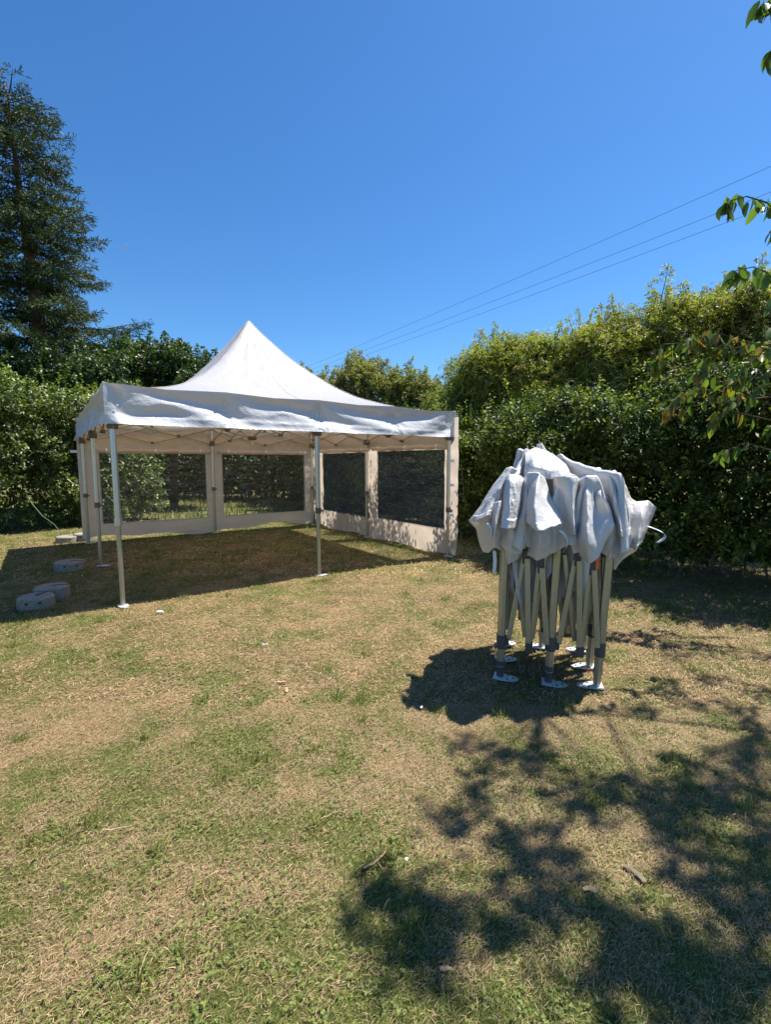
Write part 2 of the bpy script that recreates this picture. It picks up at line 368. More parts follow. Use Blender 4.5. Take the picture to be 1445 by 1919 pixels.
def hedge(root, line, height, half, density, ln, wd, col, ycol, young, seed_z, lump=.25, zmin=.15, mat=None, top_extra=.25, shoots=250, hfun=None, core=1500):
    """line: list of ground points, hedge body swept along it"""
    line = np.array(line, float); seg = np.diff(line, axis=0); sl_ = np.linalg.norm(seg, axis=1); cum = np.r_[0, np.cumsum(sl_)]
    n = int(density * cum[-1]); s = R.random(n) * cum[-1]; i = np.clip(np.searchsorted(cum, s) - 1, 0, len(seg) - 1)
    t = ((s - cum[i]) / sl_[i])[:, None]; c = line[i] * (1 - t) + line[i + 1] * t
    nrm = np.stack([seg[i, 1], -seg[i, 0]], -1) / sl_[i][:, None]
    phi = R.uniform(0, math.pi, n); phi = np.where(R.random(n) < .18, R.uniform(.9, 2.2, n), phi); fl = R.random(n) < .35; phi = np.where(fl, np.where(R.random(n) < .65, .25, math.pi - .25) * np.ones(n), phi)
    h = height if hfun is None else hfun(s / cum[-1])
    sx = np.sign(np.cos(phi)) * np.abs(np.cos(phi)) ** .55; szz = np.sin(phi) ** .5
    zc = np.where(np.sin(phi) < .45, R.random(n) ** .9, 1.0)                     # fill the flanks down to the ground
    lumpn = 1 + lump * fbm(p3(s * 1.1 + seed_z, sx * 1.3 + szz * 2.0, szz * zc * 3.0), 3) * 1.6
    rad = np.clip(1 - np.abs(R.normal(0, .22, n)), .1, 1) * lumpn
    z = h * np.where(np.sin(phi) < .45, zc * .93, szz) * (.25 + .75 * np.clip(rad, 0, 1.25)) + zmin * .5
    off = sx * half * rad * (.75 + .25 * np.clip(z / .8, 0, 1))
    z = np.minimum(z, h * (1.0 + R.uniform(-.06, .04, n)))
    P = np.concatenate([c + nrm * off[:, None], np.maximum(z, zmin + R.random(n) * .25)[:, None]], 1)
    hole = fbm(p3(s * 1.5 + 31, P[:, 2] * 1.7, seed_z), 3)
    keepm = ~((hole > .16) & (P[:, 2] < h * .82) & (R.random(n) < .88)); bul = np.clip((-hole - .12) * 4, 0, 1) * (P[:, 2] < h * .95)
    P[:, :2] += nrm * (np.sign(sx) * bul * .38)[:, None]
    D = unit(np.concatenate([nrm * sx[:, None], (szz * .9 + .15)[:, None]], 1) + R.normal(0, .45, (n, 3)))
    pt = np.clip(fbm(p3(s * .8 + seed_z, P[:, 2] * 1.1, off * 1.2), 3) * 2.2 + .15, 0, 1)[:, None] * .75
    tone = (np.array(col) * (1 - pt) + (np.array(col) * .45 + np.array(ycol) * .55) * pt)[:, None]
    pt = pt  # brighter young growth in patches
    dead = np.clip(fbm(p3(s * 1.9 + 70, P[:, 2] * 2.3, seed_z + 4), 3) * 8 - 3.0, 0, 1)[:, None] * .8; tone = tone.reshape(n, 3) * (1 - dead) + np.array([.17, .11, .05]) * dead
    P, D, tone = P[keepm], D[keepm], tone[keepm]; h = h if np.isscalar(h) else h[keepm]; n = len(P)
    A = sprigs(P, D, R.uniform(.12, .30, n), 6, ln, wd, tone, .15, .8, .28, young, ycol)
    parts = [A]
    if shoots:
        j = R.choice(n, shoots); Pt = P[j].copy(); Pt[:, 2] = (h if np.isscalar(h) else h[j]) * R.uniform(.88, 1.04, shoots)
        Dt = unit(np.stack([R.normal(0, .25, shoots), R.normal(0, .25, shoots), np.ones(shoots)], -1))
        parts.append(sprigs(Pt, Dt, R.uniform(.2, .2 + top_extra, shoots), 10, ln, wd, np.array(col) * 1.15, .0, .7, .25, .5, ycol))
    nc = int(core * cum[-1]); s = R.random(nc) * cum[-1]; i = np.clip(np.searchsorted(cum, s) - 1, 0, len(seg) - 1)
    t = ((s - cum[i]) / sl_[i])[:, None]; c = line[i] * (1 - t) + line[i + 1] * t; nrm = np.stack([seg[i, 1], -seg[i, 0]], -1) / sl_[i][:, None]
    zz = R.random(nc); hh = height if hfun is None else hfun(s / cum[-1])
    P = np.concatenate([c + nrm * (R.uniform(-.75, .75, nc) * half * np.sqrt(1 - .5 * zz ** 2))[:, None], (zmin + zz * (hh * .88 - zmin))[:, None]], 1)
    parts.append(leaf_quads(P, rdir(nc), rdir(nc), R.uniform(.7, 1.3, nc) * ln * 1.5, R.uniform(.8, 1.2, nc) * wd * 1.9, np.array(col) * R.uniform(.8, 1.2, (nc, 1)), .1))
    V, F, C = join(parts)
    tag(mesh_np('foliage', V, F, mat, root, col=C), kind='stuff')
    return line, cum, seg
def stems(root, line, n, h0, h1, spread, mat, rad=.02, name='stem'):
    line = np.array(line, float)
    for k in range(n):
        u = R.random() * (len(line) - 1); i = int(u); p = line[i] * (1 - u + i) + line[i + 1] * (u - i)
        x, y = p + R.normal(0, .22, 2); bm = bmesh.new(); H = R.uniform(h0, h1)
        dx, dy = R.normal(0, spread, 2); pts = []; 
        for q in range(6):
            f = q / 5; pts.append((x + dx * f + .06 * math.sin(5 * f + k), y + dy * f + .06 * math.cos(4 * f + k), -.05 + H * f))
        r0 = rad * R.uniform(.6, 1.5); tube(bm, pts, [r0 * (1 - .75 * q / 5) for q in range(6)], 6)
        for b in range(3):
            q = int(R.integers(1, 4)); s0 = Vector(pts[q]); d = Vector((R.normal(0, .5), R.normal(0, .5), R.uniform(.3, .9)))
            tube(bm, [s0, s0 + d * .45 * H / 2.5, s0 + d * .8 * H / 2.5 + Vector((0, 0, .1))], [r0 * .5, r0 * .35, r0 * .12], 5)
        obj_bm(name, bm, mat, root)

TH = .617; O3 = Vector((-2.914, 5.12, 0)); E1 = Vector((math.cos(TH), math.sin(TH), 0)); E2 = Vector((-math.sin(TH), math.cos(TH), 0))
SW, DW = 4.908, 5.053
def uv2(u, v): p = O3 + E1 * u + E2 * v; return (p.x, p.y)

# glossy hedge on the right, running parallel to the marquee's right wall
def build_right_hedge():
    root = empty('hedge', (*uv2(7.0, -1), 0)); inv = -np.array([*uv2(7.0, -1)])
    line = [np.array(uv2(u, v)) + inv for u, v in ((7.05, 9.5), (7.0, 4), (6.95, .5), (7.1, -2.5), (7.4, -4.5), (7.6, -8.5))]
    hedge(root, line, 2.5, .95, 2900, .066, .036, (.048, .078, .016), (.21, .24, .035), .22, 3.3, .42, mat=M_LAUREL, shoots=600, core=2600, zmin=.28, hfun=lambda t: 2.55 + .55 * fbm(p3(np.asarray(t) * 13, 2.2, .5), 3) + .25 * fbm(p3(np.asarray(t) * 40, 7.2, .5), 2))
    stems(root, line, 34, 1.2, 2.4, .25, M_BARKG)
    tag(root, 'dense dark glossy leaved hedge running behind the folded canopy on the right', 'hedge')
build_right_hedge()
def build_left_hedge():
    root = empty('hedge', (-8.3, 11, 0)); line = [(-6.5, -5.5), (-3.0, -2.6), (-.1, .9), (1.3, 3.4), (2.3, 5.0)]
    line = [(-9, -7.5), (-4.2, -3.0), (-.6, .7), (1.1, 3.3)]
    hedge(root, line, 3.45, 1.1, 1900, .078, .046, (.085, .12, .028), (.20, .24, .05), .22, 9.3, .34, mat=M_LEAF, shoots=420, top_extra=.3, hfun=lambda t: 3.4 + .5 * fbm(p3(np.asarray(t) * 9, 4.2, .5), 3))
    stems(root, line, 24, 1.5, 2.8, .3, M_BARKG)
    tag(root, 'tall broad leaved sunlit hedge at the left beside the open marquee', 'hedge')
    root = empty('hedge', (-4.5, 20, 0)); line = [(-9.5, 3.2), (-4, 1.6), (1.5, .2), (6.5, -3.8)]
    hedge(root, line, 3.3, 1.2, 800, .10, .06, (.055, .088, .028), (.14, .19, .05), .2, 5.3, .3, mat=M_LEAF, shoots=120)
    stems(root, line, 20, 1.5, 2.8, .5, M_BARKG, .035)
    tag(root, 'far dark hedge across the grass behind the marquee windows', 'hedge')
build_left_hedge()

# spruce at the far left
def build_spruce():
    X0, Y0, H = -11.35, 15.5, 13.1
    root = empty('spruce_tree', (X0, Y0, 0)); bm = bmesh.new()
    tube(bm, [(.9 - .9 * t, 0, H * t - .1) for t in np.linspace(0, .985, 12)], [.30 * (1 - t) + .02 for t in np.linspace(0, 1, 12)], 10)
    obj_bm('trunk', bm, M_BARK, root, True)
    P, D, C, lnn = [], [], [], []; nb = 0
    bmb = bmesh.new()
    z = 1.5
    while z < H - .25:
        t = z / H; Lm = 3.0 * (1 - t) ** .38 + .05
        if t > .80: Lm *= .95
        az0 = R.random() * 6.28; nq = int(R.integers(7, 11))
        for q in range(nq):
            az = az0 + q * 6.283 / nq + R.normal(0, .2); Lb = Lm * (R.uniform(.42, 1.25))
            d = np.array([math.cos(az), math.sin(az), 0]); base = np.array([.9 - .9 * t, 0, z + R.uniform(-.10, .10)])
            m = max(4, int(Lb / .115)); dr = R.uniform(.05, .30) * (1 - t * .6); upt = R.uniform(.10, .35)
            s = np.linspace(.1, 1, m); pts = base + d * (s * Lb)[:, None]; pts[:, 2] += (-dr * s + (upt - .05) * s ** 2.2) * Lb
            if Lb > .5:
                tube(bmb, [base, pts[m // 2], pts[-1]], [.035 * (1 - t) + .012, .02, .006], 4, False)
            sd = np.array([-d[1], d[0], 0])
            for j in range(m):
                wid = .34 * Lb * (1 - s[j]) ** .7 * min(1, s[j] * 3) + .14
                for sgn in (-1, 1):
                    nn = max(3, int(wid / .055)); a = np.linspace(.15, 1, nn)[:, None]
                    dirn = unit(sd * sgn * 1.0 + d * .75 + np.array([0, 0, R.normal(-.12, .07)]))
                    pp = pts[j] + dirn * (a * wid) + np.array([0, 0, -.16]) * a ** 2 * wid
                    P.append(pp); D.append(np.repeat(dirn[None], nn, 0)); 
                    C.append(np.repeat((np.array([.032, .054, .014]) * (1 + .9 * s[j] * R.random()) * np.array([1 + .25 * R.random(), 1, .8]))[None], nn, 0))
        z += R.uniform(.50, .80) * (1.0 - .3 * t)
    P = np.concatenate(P); D = np.concatenate(D); C = np.concatenate(C); n = len(P)
    D = unit(D + R.normal(0, .38, D.shape)); 
    obj_bm('branches', bmb, M_BARK, root); root.children[-1]['kind'] = 'stuff'
    V, F, CC = sprigs(P, D, R.uniform(.10, .18, n), 4,   .12, .026, C, .1, .42, .2, 0, None, .4)
    tag(mesh_np('needles', V, F, M_NEEDLE, root, col=CC), kind='stuff')
    tag(root, 'tall dark spruce with ragged layered branches at the far left', 'spruce tree')
    return n
build_spruce()

# pale feathery trees behind the right hedge; crown tops follow an uneven skyline
def world_at(px_, py_, Y):
    f, pt = 898.0, .104; x = (px_ - 722.5) / f; u = -(py_ - 959.5) / f; c, s = math.cos(pt), math.sin(pt)
    d = np.array([x, c + u * s, -s + u * c]); return np.array([0, 0, 1.6]) + d * Y / d[1]
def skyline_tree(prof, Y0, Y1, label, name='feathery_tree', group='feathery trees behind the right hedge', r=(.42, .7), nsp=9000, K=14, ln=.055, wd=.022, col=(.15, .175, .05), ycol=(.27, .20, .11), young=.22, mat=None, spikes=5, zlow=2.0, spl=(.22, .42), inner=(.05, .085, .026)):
    prof = np.array(prof, float); xs = np.arange(prof[0, 0], prof[-1, 0] + 1, 26 if Y0 < 15 else 17); cl = []; sp = []
    for x in xs:
        top = np.interp(x, prof[:, 0], prof[:, 1]); Y = Y0 + (Y1 - Y0) * (x - xs[0]) / max(1, xs[-1] - xs[0]) + R.normal(0, .3)
        p = world_at(x, top, Y); rr = R.uniform(*r); z = p[2] - rr * .95; sp.append(p + np.array([0, 0, R.uniform(-.35, .05)]))
        while z > zlow:
            cl.append([p[0] + R.normal(0, .12), p[1] + R.normal(0, .3) + (0 if z > p[2] - 1.2 else .25), z, rr, rr * 1.1, rr]); z -= rr * 1.15; rr = R.uniform(*r) * 1.1
    cl = np.array(cl); base = np.array([cl[:, 0].mean(), cl[:, 1].mean() + .2, 0]); root = empty(name, tuple(base)); cl[:, :3] -= base
    bm = bmesh.new(); H = cl[:, 2].max(); tube(bm, [(0, 0, -.1), (.06, 0, H * .3), (-.05, .05, H * .6), (0, 0, H * .9)], [.16, .12, .08, .02], 8); obj_bm('trunk', bm, M_BARK, root, True)
    for k in range(0, len(cl), max(1, len(cl) // 9)):
        bm = bmesh.new(); e = Vector(cl[k, :3]); q = Vector((0, 0, max(.8, e.z * .55))); tube(bm, [q, q.lerp(e, .5) + Vector((0, 0, -.1)), e], [.05, .035, .01], 5); obj_bm('limb', bm, M_BARK, root, True)
    C, Rd = cl[:, :3], cl[:, 3:]
    sub, subr = [], []
    for c, rd in zip(C, Rd):
        for q in range(7):
            d = rdir(1)[0]; sub.append(c + d * rd * R.uniform(.4, 1.1)); subr.append(rd * R.uniform(.22, .5) * np.array([1, 1, .8]))
        sub.append(c); subr.append(rd * .6)
    P, D, k = shell(np.array(sub), np.array(subr), nsp, .5)
    D = unit(D + R.normal(0, .45, D.shape) + np.array([0, 0, .45]))
    tone = (1 + .3 * fbm(P * 1.1, 2))[:, None] * np.array(col)
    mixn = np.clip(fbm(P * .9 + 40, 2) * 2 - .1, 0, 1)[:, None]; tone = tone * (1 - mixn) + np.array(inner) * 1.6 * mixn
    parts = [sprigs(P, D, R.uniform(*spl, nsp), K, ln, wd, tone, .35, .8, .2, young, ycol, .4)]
    bm = bmesh.new()
    for p in sp:                                                       # single leaders poking out of the top
        for q in range(spikes):
            b = p - base + np.array([R.normal(0, .22), R.normal(0, .25), R.uniform(-.5, -.2)]); h = R.uniform(.3, .75); lean = R.normal(0, .18, 2)
            m = 16; t = np.linspace(.1, 1, m)[:, None]; tipv = np.array([lean[0], lean[1], 1.0]) * h
            PP = b + tipv * t; a = R.random(m) * 6.28; DD = unit(np.stack([np.cos(a), np.sin(a), np.full(m, .5)], -1) * (1.15 - t * .5))
            parts.append(sprigs(PP, DD, (.26 * (1.15 - t[:, 0] * .8)), K, ln, wd, np.array(col), .4, .8, .2, young, ycol, .4))
            tube(bm, [tuple(b), tuple(b + tipv)], [.010, .004], 4, False)
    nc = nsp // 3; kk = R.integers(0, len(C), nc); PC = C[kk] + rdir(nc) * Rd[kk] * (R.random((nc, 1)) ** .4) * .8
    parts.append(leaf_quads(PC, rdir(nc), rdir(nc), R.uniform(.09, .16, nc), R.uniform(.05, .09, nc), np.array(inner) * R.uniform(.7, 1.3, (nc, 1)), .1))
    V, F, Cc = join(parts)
    tag(mesh_np('crown', V, F, mat or M_FINE, root, col=Cc), kind='stuff'); tag(obj_bm('twigs', bm, M_BARK, root), kind='stuff')
    tag(root, label, 'tree', group)
skyline_tree([(572, 706), (600, 712), (622, 705), (645, 692), (672, 672), (700, 682), (735, 700)], 18.5, 17.5, 'low olive green tree just right of the marquee roof peak', nsp=7000, K=10, ln=.085, wd=.035, ycol=(.26, .20, .12), young=.35, col=(.26, .26, .07))
skyline_tree([(735, 702), (760, 705), (790, 706), (815, 722), (835, 735), (855, 712)], 17.5, 15, 'olive brown seeded tree above the right corner of the marquee roof', nsp=6500, K=10, ln=.08, wd=.034, young=.3, col=(.25, .26, .07))
skyline_tree([(850, 712), (872, 690), (900, 648), (945, 634), (970, 650), (1010, 632), (1050, 642)], 13, 11.6, 'yellow green feathery tree behind the hedge, right of the marquee roof', nsp=11000, col=(.32, .34, .06))
skyline_tree([(1060, 645), (1100, 612), (1150, 610), (1190, 612), (1230, 580), (1255, 552), (1290, 575)], 11.6, 10.2, 'feathery tree with a pointed top behind the hedge, above the folded canopy', nsp=12000, col=(.32, .33, .065))
skyline_tree([(1300, 585), (1335, 570), (1360, 525), (1400, 540), (1450, 525), (1520, 520), (1600, 540)], 10.2, 9.0, 'tallest pale feathery tree behind the hedge at the right edge', nsp=14000, col=(.33, .33, .085), young=.3)
skyline_tree([(205, 660), (225, 642), (255, 640), (280, 634), (310, 646), (335, 640), (365, 655), (395, 668), (420, 690)], 17, 16.5, 'round dark green tree rising between the spruce and the marquee roof', 'leafy_tree', None, (.5, .85), 11000, 7, .085, .055, (.05, .085, .022), (.12, .17, .04), .25, M_LEAF, 3, 2.5, (.12, .25))
skyline_tree([(-60, 640), (20, 648), (90, 655), (160, 652), (205, 665)], 13.5, 14.5, 'dark bushy tree below the spruce behind the left hedge', 'leafy_tree', None, (.5, .8), 8000, 7, .085, .05, (.045, .075, .022), (.10, .14, .04), .2, M_LEAF, 2, 2.5, (.12, .25))

# ------------------------------------------------------------ cherry tree overhanging from the right
def oval_leaves(B, D, Nn, ln, wd, col):
    """long drooping leaf, 8 outline points and a folded midrib"""
    S = unit(np.cross(D, Nn)); Nn = unit(np.cross(S, D)); n = len(B); ln = np.asarray(ln)[:, None]; wd = np.asarray(wd)[:, None]
    T = [(0, 0), (.18, .36), (.45, .5), (.75, .34), (1, 0)]
    L_, M_, R_ = [], [], []
    for t, w in T:
        c = B + D * ln * t - Nn * ln * .16 * t * t
        M_.append(c); L_.append(c + S * wd * w + Nn * wd * w * .45); R_.append(c - S * wd * w + Nn * wd * w * .45)
    V = np.stack([M_[0], M_[1], M_[2], M_[3], M_[4], L_[1], L_[2], L_[3], R_[1], R_[2], R_[3]], 1)
    f = [(0, 1, 5, 5), (1, 2, 6, 5), (2, 3, 7, 6), (3, 4, 7, 7), (0, 8, 1, 1), (1, 8, 9, 2), (2, 9, 10, 3), (3, 10, 4, 4)]
    tri = []
    for a, b, c, d in f:
        tri.append((a, b, c))
        if d != c and d != b: tri.append((a, c, d))
    tri = np.array(tri); i = np.arange(n)[:, None, None] * 11
    return V.reshape(-1, 3), (i + tri[None]).reshape(-1, 3), np.repeat(col, 11, 0)
def up_px(px, py, z=0.0):
    f, pt = 898.0, .104; x = (px - 722.5) / f; u = -(py - 959.5) / f; c, s = math.cos(pt), math.sin(pt)
    d = np.array([x, c + u * s, -s + u * c]); t = (z - 1.6) / d[2]; return np.array([0, 0, 1.6]) + d * t
def build_cherry():
    base = np.array([5.4, 3.0, 0.0]); root = empty('cherry_tree', tuple(base))
    bm = bmesh.new(); fork = np.array([-.15, .05, 2.1])
    tube(bm, [(0, 0, -.1), (.03, .02, .8), tuple(fork)], [.17, .13, .12], 10); obj_bm('trunk', bm, M_BARK, root, True)
    # crown clusters, world space: where their shade falls on the lawn tells where they hang
    dark = [(150,60),(330,300),(420,330),(230,100),(620,210),(680,330),(720,270),(850,280),(900,380),(960,430),(1050,300),(1150,320),(1300,150),(1400,250),(960,120),(1020,160),(250,560),(290,700),(350,830),(100,620),(930,560),(1000,720),(1050,800),(1150,680),(1250,700),(1300,880),(1400,800),(1350,560),(1390,640),(50,850),(100,1000),(60,950),(550,1030),(620,1130),(700,1050),(740,1180),(850,1290),(620,1420),(820,1000),(900,1120),(1150,1150),(1300,1250),(1200,1200),(1400,1300),(1100,1470),(40,580),(0,540),(1250,60),(1380,60),(1200,240),(1300,380),(1420,420),(800,1220),(900,1320),(560,1100),(820,260),(480,260)]
    px = [(945 + a / 2.89, 1400 + b / 2.89) for a, b in dark] + [(880,1405),(915,1420),(905,1490),(830,1540),(850,1560),(695,1670),(715,1700),(790,1700),(815,1690),(745,1790),(770,1830),(830,1780),(870,1760),(1300,1320),(1380,1330),(1430,1300),(1250,1290),(1340,1280),(1190,1330),(1430,1370),(1330,1220),(1420,1230),(1270,1230)]
    for k in range(45): px.append((R.uniform(1480, 2300), R.uniform(1150, 1800)))
    P, D, Cn = [], [], []; clusters = []
    for x, y in px:
        g = up_px(x, y); z = R.uniform(5.0, 5.8) if x < 1450 else R.uniform(3.6, 6.6)
        c = g + np.array([.44, .225, 1.0]) * z; clusters.append(c)
    clusters = np.array(clusters)
    # limbs
    L5 = []
    for q, (ax, ay, az) in enumerate(((-2.6, -1.2, 3.1), (-2.2, .9, 3.2), (-.8, -2.0, 3.2), (.6, 1.4, 3.4), (-.6, .9, 4.0), (1.6, -.8, 3.2))):
        e = fork + np.array([ax, ay, az - .6]); m = fork * .5 + e * .5 + np.array([0, 0, .25]); bm = bmesh.new()
        j1 = R.normal(0, .12, 3); tube(bm, [tuple(fork), tuple(fork * .72 + m * .28 + j1 * .4), tuple(m + j1), tuple(m * .5 + e * .5 - j1), tuple(e)], [.06, .035, .02, .012, .006], 7); obj_bm('limb', bm, M_BARK, root, True)
        for f in np.linspace(.25, 1, 7): L5.append((fork * (1 - f) + e * f) + np.array([0, 0, .25 * 4 * f * (1 - f) * .5]))
    L5 = np.array(L5)
    bmt = bmesh.new(); CP, CD, CC = [], [], []
    for c in clusters:
        cl = c - base; i = np.argmin(np.linalg.norm(L5 - cl, axis=1)); s = L5[i]
        tube(bmt, [tuple(s), tuple((s + cl) / 2 + [0, 0, .12]), tuple(cl)], [.007, .005, .003], 5, False)
        far = np.linalg.norm(c[:2]) > 0; n = 30
        off = R.normal(0, 1, (n, 3)) * np.array([.066, .066, .06]); CP.append(cl + off)
        CD.append(unit(R.normal(0, .5, (n, 3)) + np.array([0, 0, -.7]))); CC.append(R.random(n))
    B = np.concatenate(CP); D = np.concatenate(CD); k = np.concatenate(CC)[:, None]; n = len(B)
    col = np.array([.07, .115, .03]) * (1 - k) + np.array([.12, .16, .045]) * k
    V, F, C = oval_leaves(B, D, unit(R.normal(0, .6, (n, 3)) + [0, 0, .7]), R.uniform(.08, .13, n), R.uniform(.035, .055, n), col)
    tag(mesh_np('crown', V, F, M_CHERRY, root, col=C), kind='stuff')
    o = obj_bm('twigs', bmt, M_BARK, root); tag(o, kind='stuff')
    # the hanging sprays one can see, leaf by leaf: (tip px, py, depth, droop)
    def at(px_, py_, Y):
        f, pt = 898.0, .104; x = (px_ - 722.5) / f; u = -(py_ - 959.5) / f; c, s = math.cos(pt), math.sin(pt)
        d = np.array([x, c + u * s, -s + u * c]); return np.array([0, 0, 1.6]) + d * Y / d[1]
    sprays = [((1550,-60,3.4),(1432,8,3.3),10,0), ((1560,90,3.4),(1450,92,3.4),5,0),
              ((1560,395,3.7),(1445,382,3.7),(1400,368,3.7),(1362,378,3.7),20,0), ((1560,420,3.7),(1452,425,3.7),6,0),
              ((1570,540,3.8),(1450,515,3.9),(1412,500,3.9),(1378,508,3.9),17,0), ((1540,560,3.8),(1448,560,3.8),6,0),
              ((1560,610,4),(1455,612,4),6,0),
              ((1580,640,4.6),(1440,655,4.7),(1330,618,4.8),(1300,640,4.8),22,.5),((1580,670,4.6),(1390,640,4.7),(1350,650,4.8),18,.4),
              ((1500,700,4.6),(1320,640,4.8),(1245,645,4.9),(1232,690,4.9),22,.35),((1560,680,4.5),(1430,655,4.6),(1395,690,4.6),(1378,710,4.6),20,.3),
              ((1500,760,4.7),(1340,700,4.8),(1290,735,4.9),(1270,745,4.9),16,.45),((1500,780,4.7),(1360,725,4.8),(1345,740,4.8),12,.5),
              ((1480,740,4.6),(1300,760,4.8),(1247,768,4.9),9,.6),((1500,800,4.7),(1350,765,4.8),(1340,785,4.8),12,.3),
              ((1560,740,4.4),(1440,720,4.5),(1400,745,4.5),10,.2),((1560,790,4.4),(1445,800,4.5),8,.1),((1500,640,4.6),(1345,655,4.8),(1310,700,4.8),16,.2),
              ((1520,700,4.6),(1420,700,4.7),(1370,760,4.7),12,.2),((1500,860,4.6),(1400,830,4.7),(1345,850,4.8),10,.1)]
    lm = []
    for sp in sprays:
        pts = np.array([at(*p) for p in sp[:-2]]) - base; nl, yf = sp[-2:]
        bm = bmesh.new(); tube(bm, [tuple(p) for p in pts], list(np.linspace(.008, .003, len(pts))), 5); br = obj_bm('branch', bm, M_BARK, root)
        seg = np.linalg.norm(np.diff(pts, axis=0), axis=1); cum = np.r_[0, np.cumsum(seg)]
        for q in range(int(nl * 1.5)):
            s = cum[-1] * (1 - .8 * R.random() ** 2.0 * min(1, .75 / cum[-1])) if q > 2 else cum[-1]
            i = min(np.searchsorted(cum, s, side='right') - 1, len(seg) - 1); f = (s - cum[i]) / seg[i]; b = pts[i] * (1 - f) + pts[i + 1] * f
            d = unit(np.array([R.normal(-.12, .35), R.normal(0, .35), -1 + R.random() * .35])[None]); nn = unit(R.normal(0, 1, (1, 3)) + np.array([[0, -.5, .3]]))
            yy = R.random() < yf
            c = (np.array([.22, .20, .035]) if R.random() < .6 else np.array([.30, .17, .05])) if yy else np.array([.085, .13, .03]) * R.uniform(.8, 1.7)
            V, F, C = oval_leaves(b[None] + R.normal(0, .018, (1, 3)), d, nn, [R.uniform(.10, .155)], [R.uniform(.040, .060)], c[None])
            o = mesh_np('leaf', V, F, M_CHERRY, br, col=C, smooth=True)
    tag(root, 'cherry tree hanging in from the right, long drooping green and yellowing leaves', 'cherry tree')
build_cherry()

# ------------------------------------------------------------ open marquee (local frame: x along the front, y into depth)
VT, VB, PK = 2.42, 2.0, 4.05
def grid_faces(n, m, keep=None):
    idx = np.arange(n * m).reshape(n, m); F = np.stack([idx[:-1, :-1], idx[:-1, 1:], idx[1:, 1:], idx[1:, :-1]], -1)
    return F.reshape(-1, 4) if keep is None else F[keep]
def build_leg(root, x, y, zc, plate_az, clamp=True):
    bm = bmesh.new(); tube(bm, [(x, y, zc), (x, y, 2.36)], .034, 8, rot=.39); leg = obj_bm('leg', bm, M_ALU, root)
    bm = bmesh.new(); tube(bm, [(x, y, .02), (x, y, zc + .05)], .026, 8, rot=.39); obj_bm('inner_tube', bm, M_ALU_D, leg)
    bm = bmesh.new(); tube(bm, [(x, y, zc - .035), (x, y, zc + .045)], .041, 8, rot=.39); tube(bm, [(x + .03, y, zc), (x + .075, y - .01, zc)], .012, 6)
    obj_bm('clamp', bm, M_NYLB if clamp else M_ALU, leg)
    bm = bmesh.new(); bar(bm, (x - .05, y, 1.99), (x + .05, y, 1.99), .085, .07); tube(bm, [(x, y, 1.95), (x, y, 2.06)], .046, 8)
    obj_bm('slider', bm, M_NYLB, leg)
    bm = bmesh.new(); tube(bm, [(x, y, 2.30), (x, y, 2.385)], .045, 8); obj_bm('top_cap', bm, M_NYLB, leg)
    bm = bmesh.new(); M = Matrix.Translation((x, y, 0)) @ Matrix.Rotation(plate_az, 4, 'Z')
    poly = [(-.045, -.05), (.05, -.05), (.11, -.03), (.135, 0), (.11, .03), (.05, .05), (-.045, .05)]
    prism(bm, poly, .022, .030, M); obj_bm('foot_plate', bm, M_ZINC, leg)
def x_truss(root, a, b, z0=1.99, z1=2.31, off=0.0, n=2):
    """n crossing pairs between two points on the plan"""
    a = Vector((*a, 0)); b = Vector((*b, 0)); d = (b - a); sd = Vector((-d.y, d.x, 0)).normalized()
    for k in range(n):
        p = a + d * (k / n); q = a + d * ((k + 1) / n)
        for i, (za, zb) in enumerate(((z0, z1), (z1, z0))):
            o = sd * (off + (.012 if i else -.012)); bm = bmesh.new()
            bar(bm, p + o + Vector((0, 0, za)), q + o + Vector((0, 0, zb)), .016, .032, sd); obj_bm('truss_bar', bm, M_ALU_D, root)
    for k in range(1, n):
        p = a + d * (k / n)
        for z in (z0, z1):
            bm = bmesh.new(); c = p + Vector((0, 0, z)); bar(bm, c - sd * .028, c + sd * .028, .05, .05, d.normalized()); obj_bm('joint', bm, M_NYLB, root)
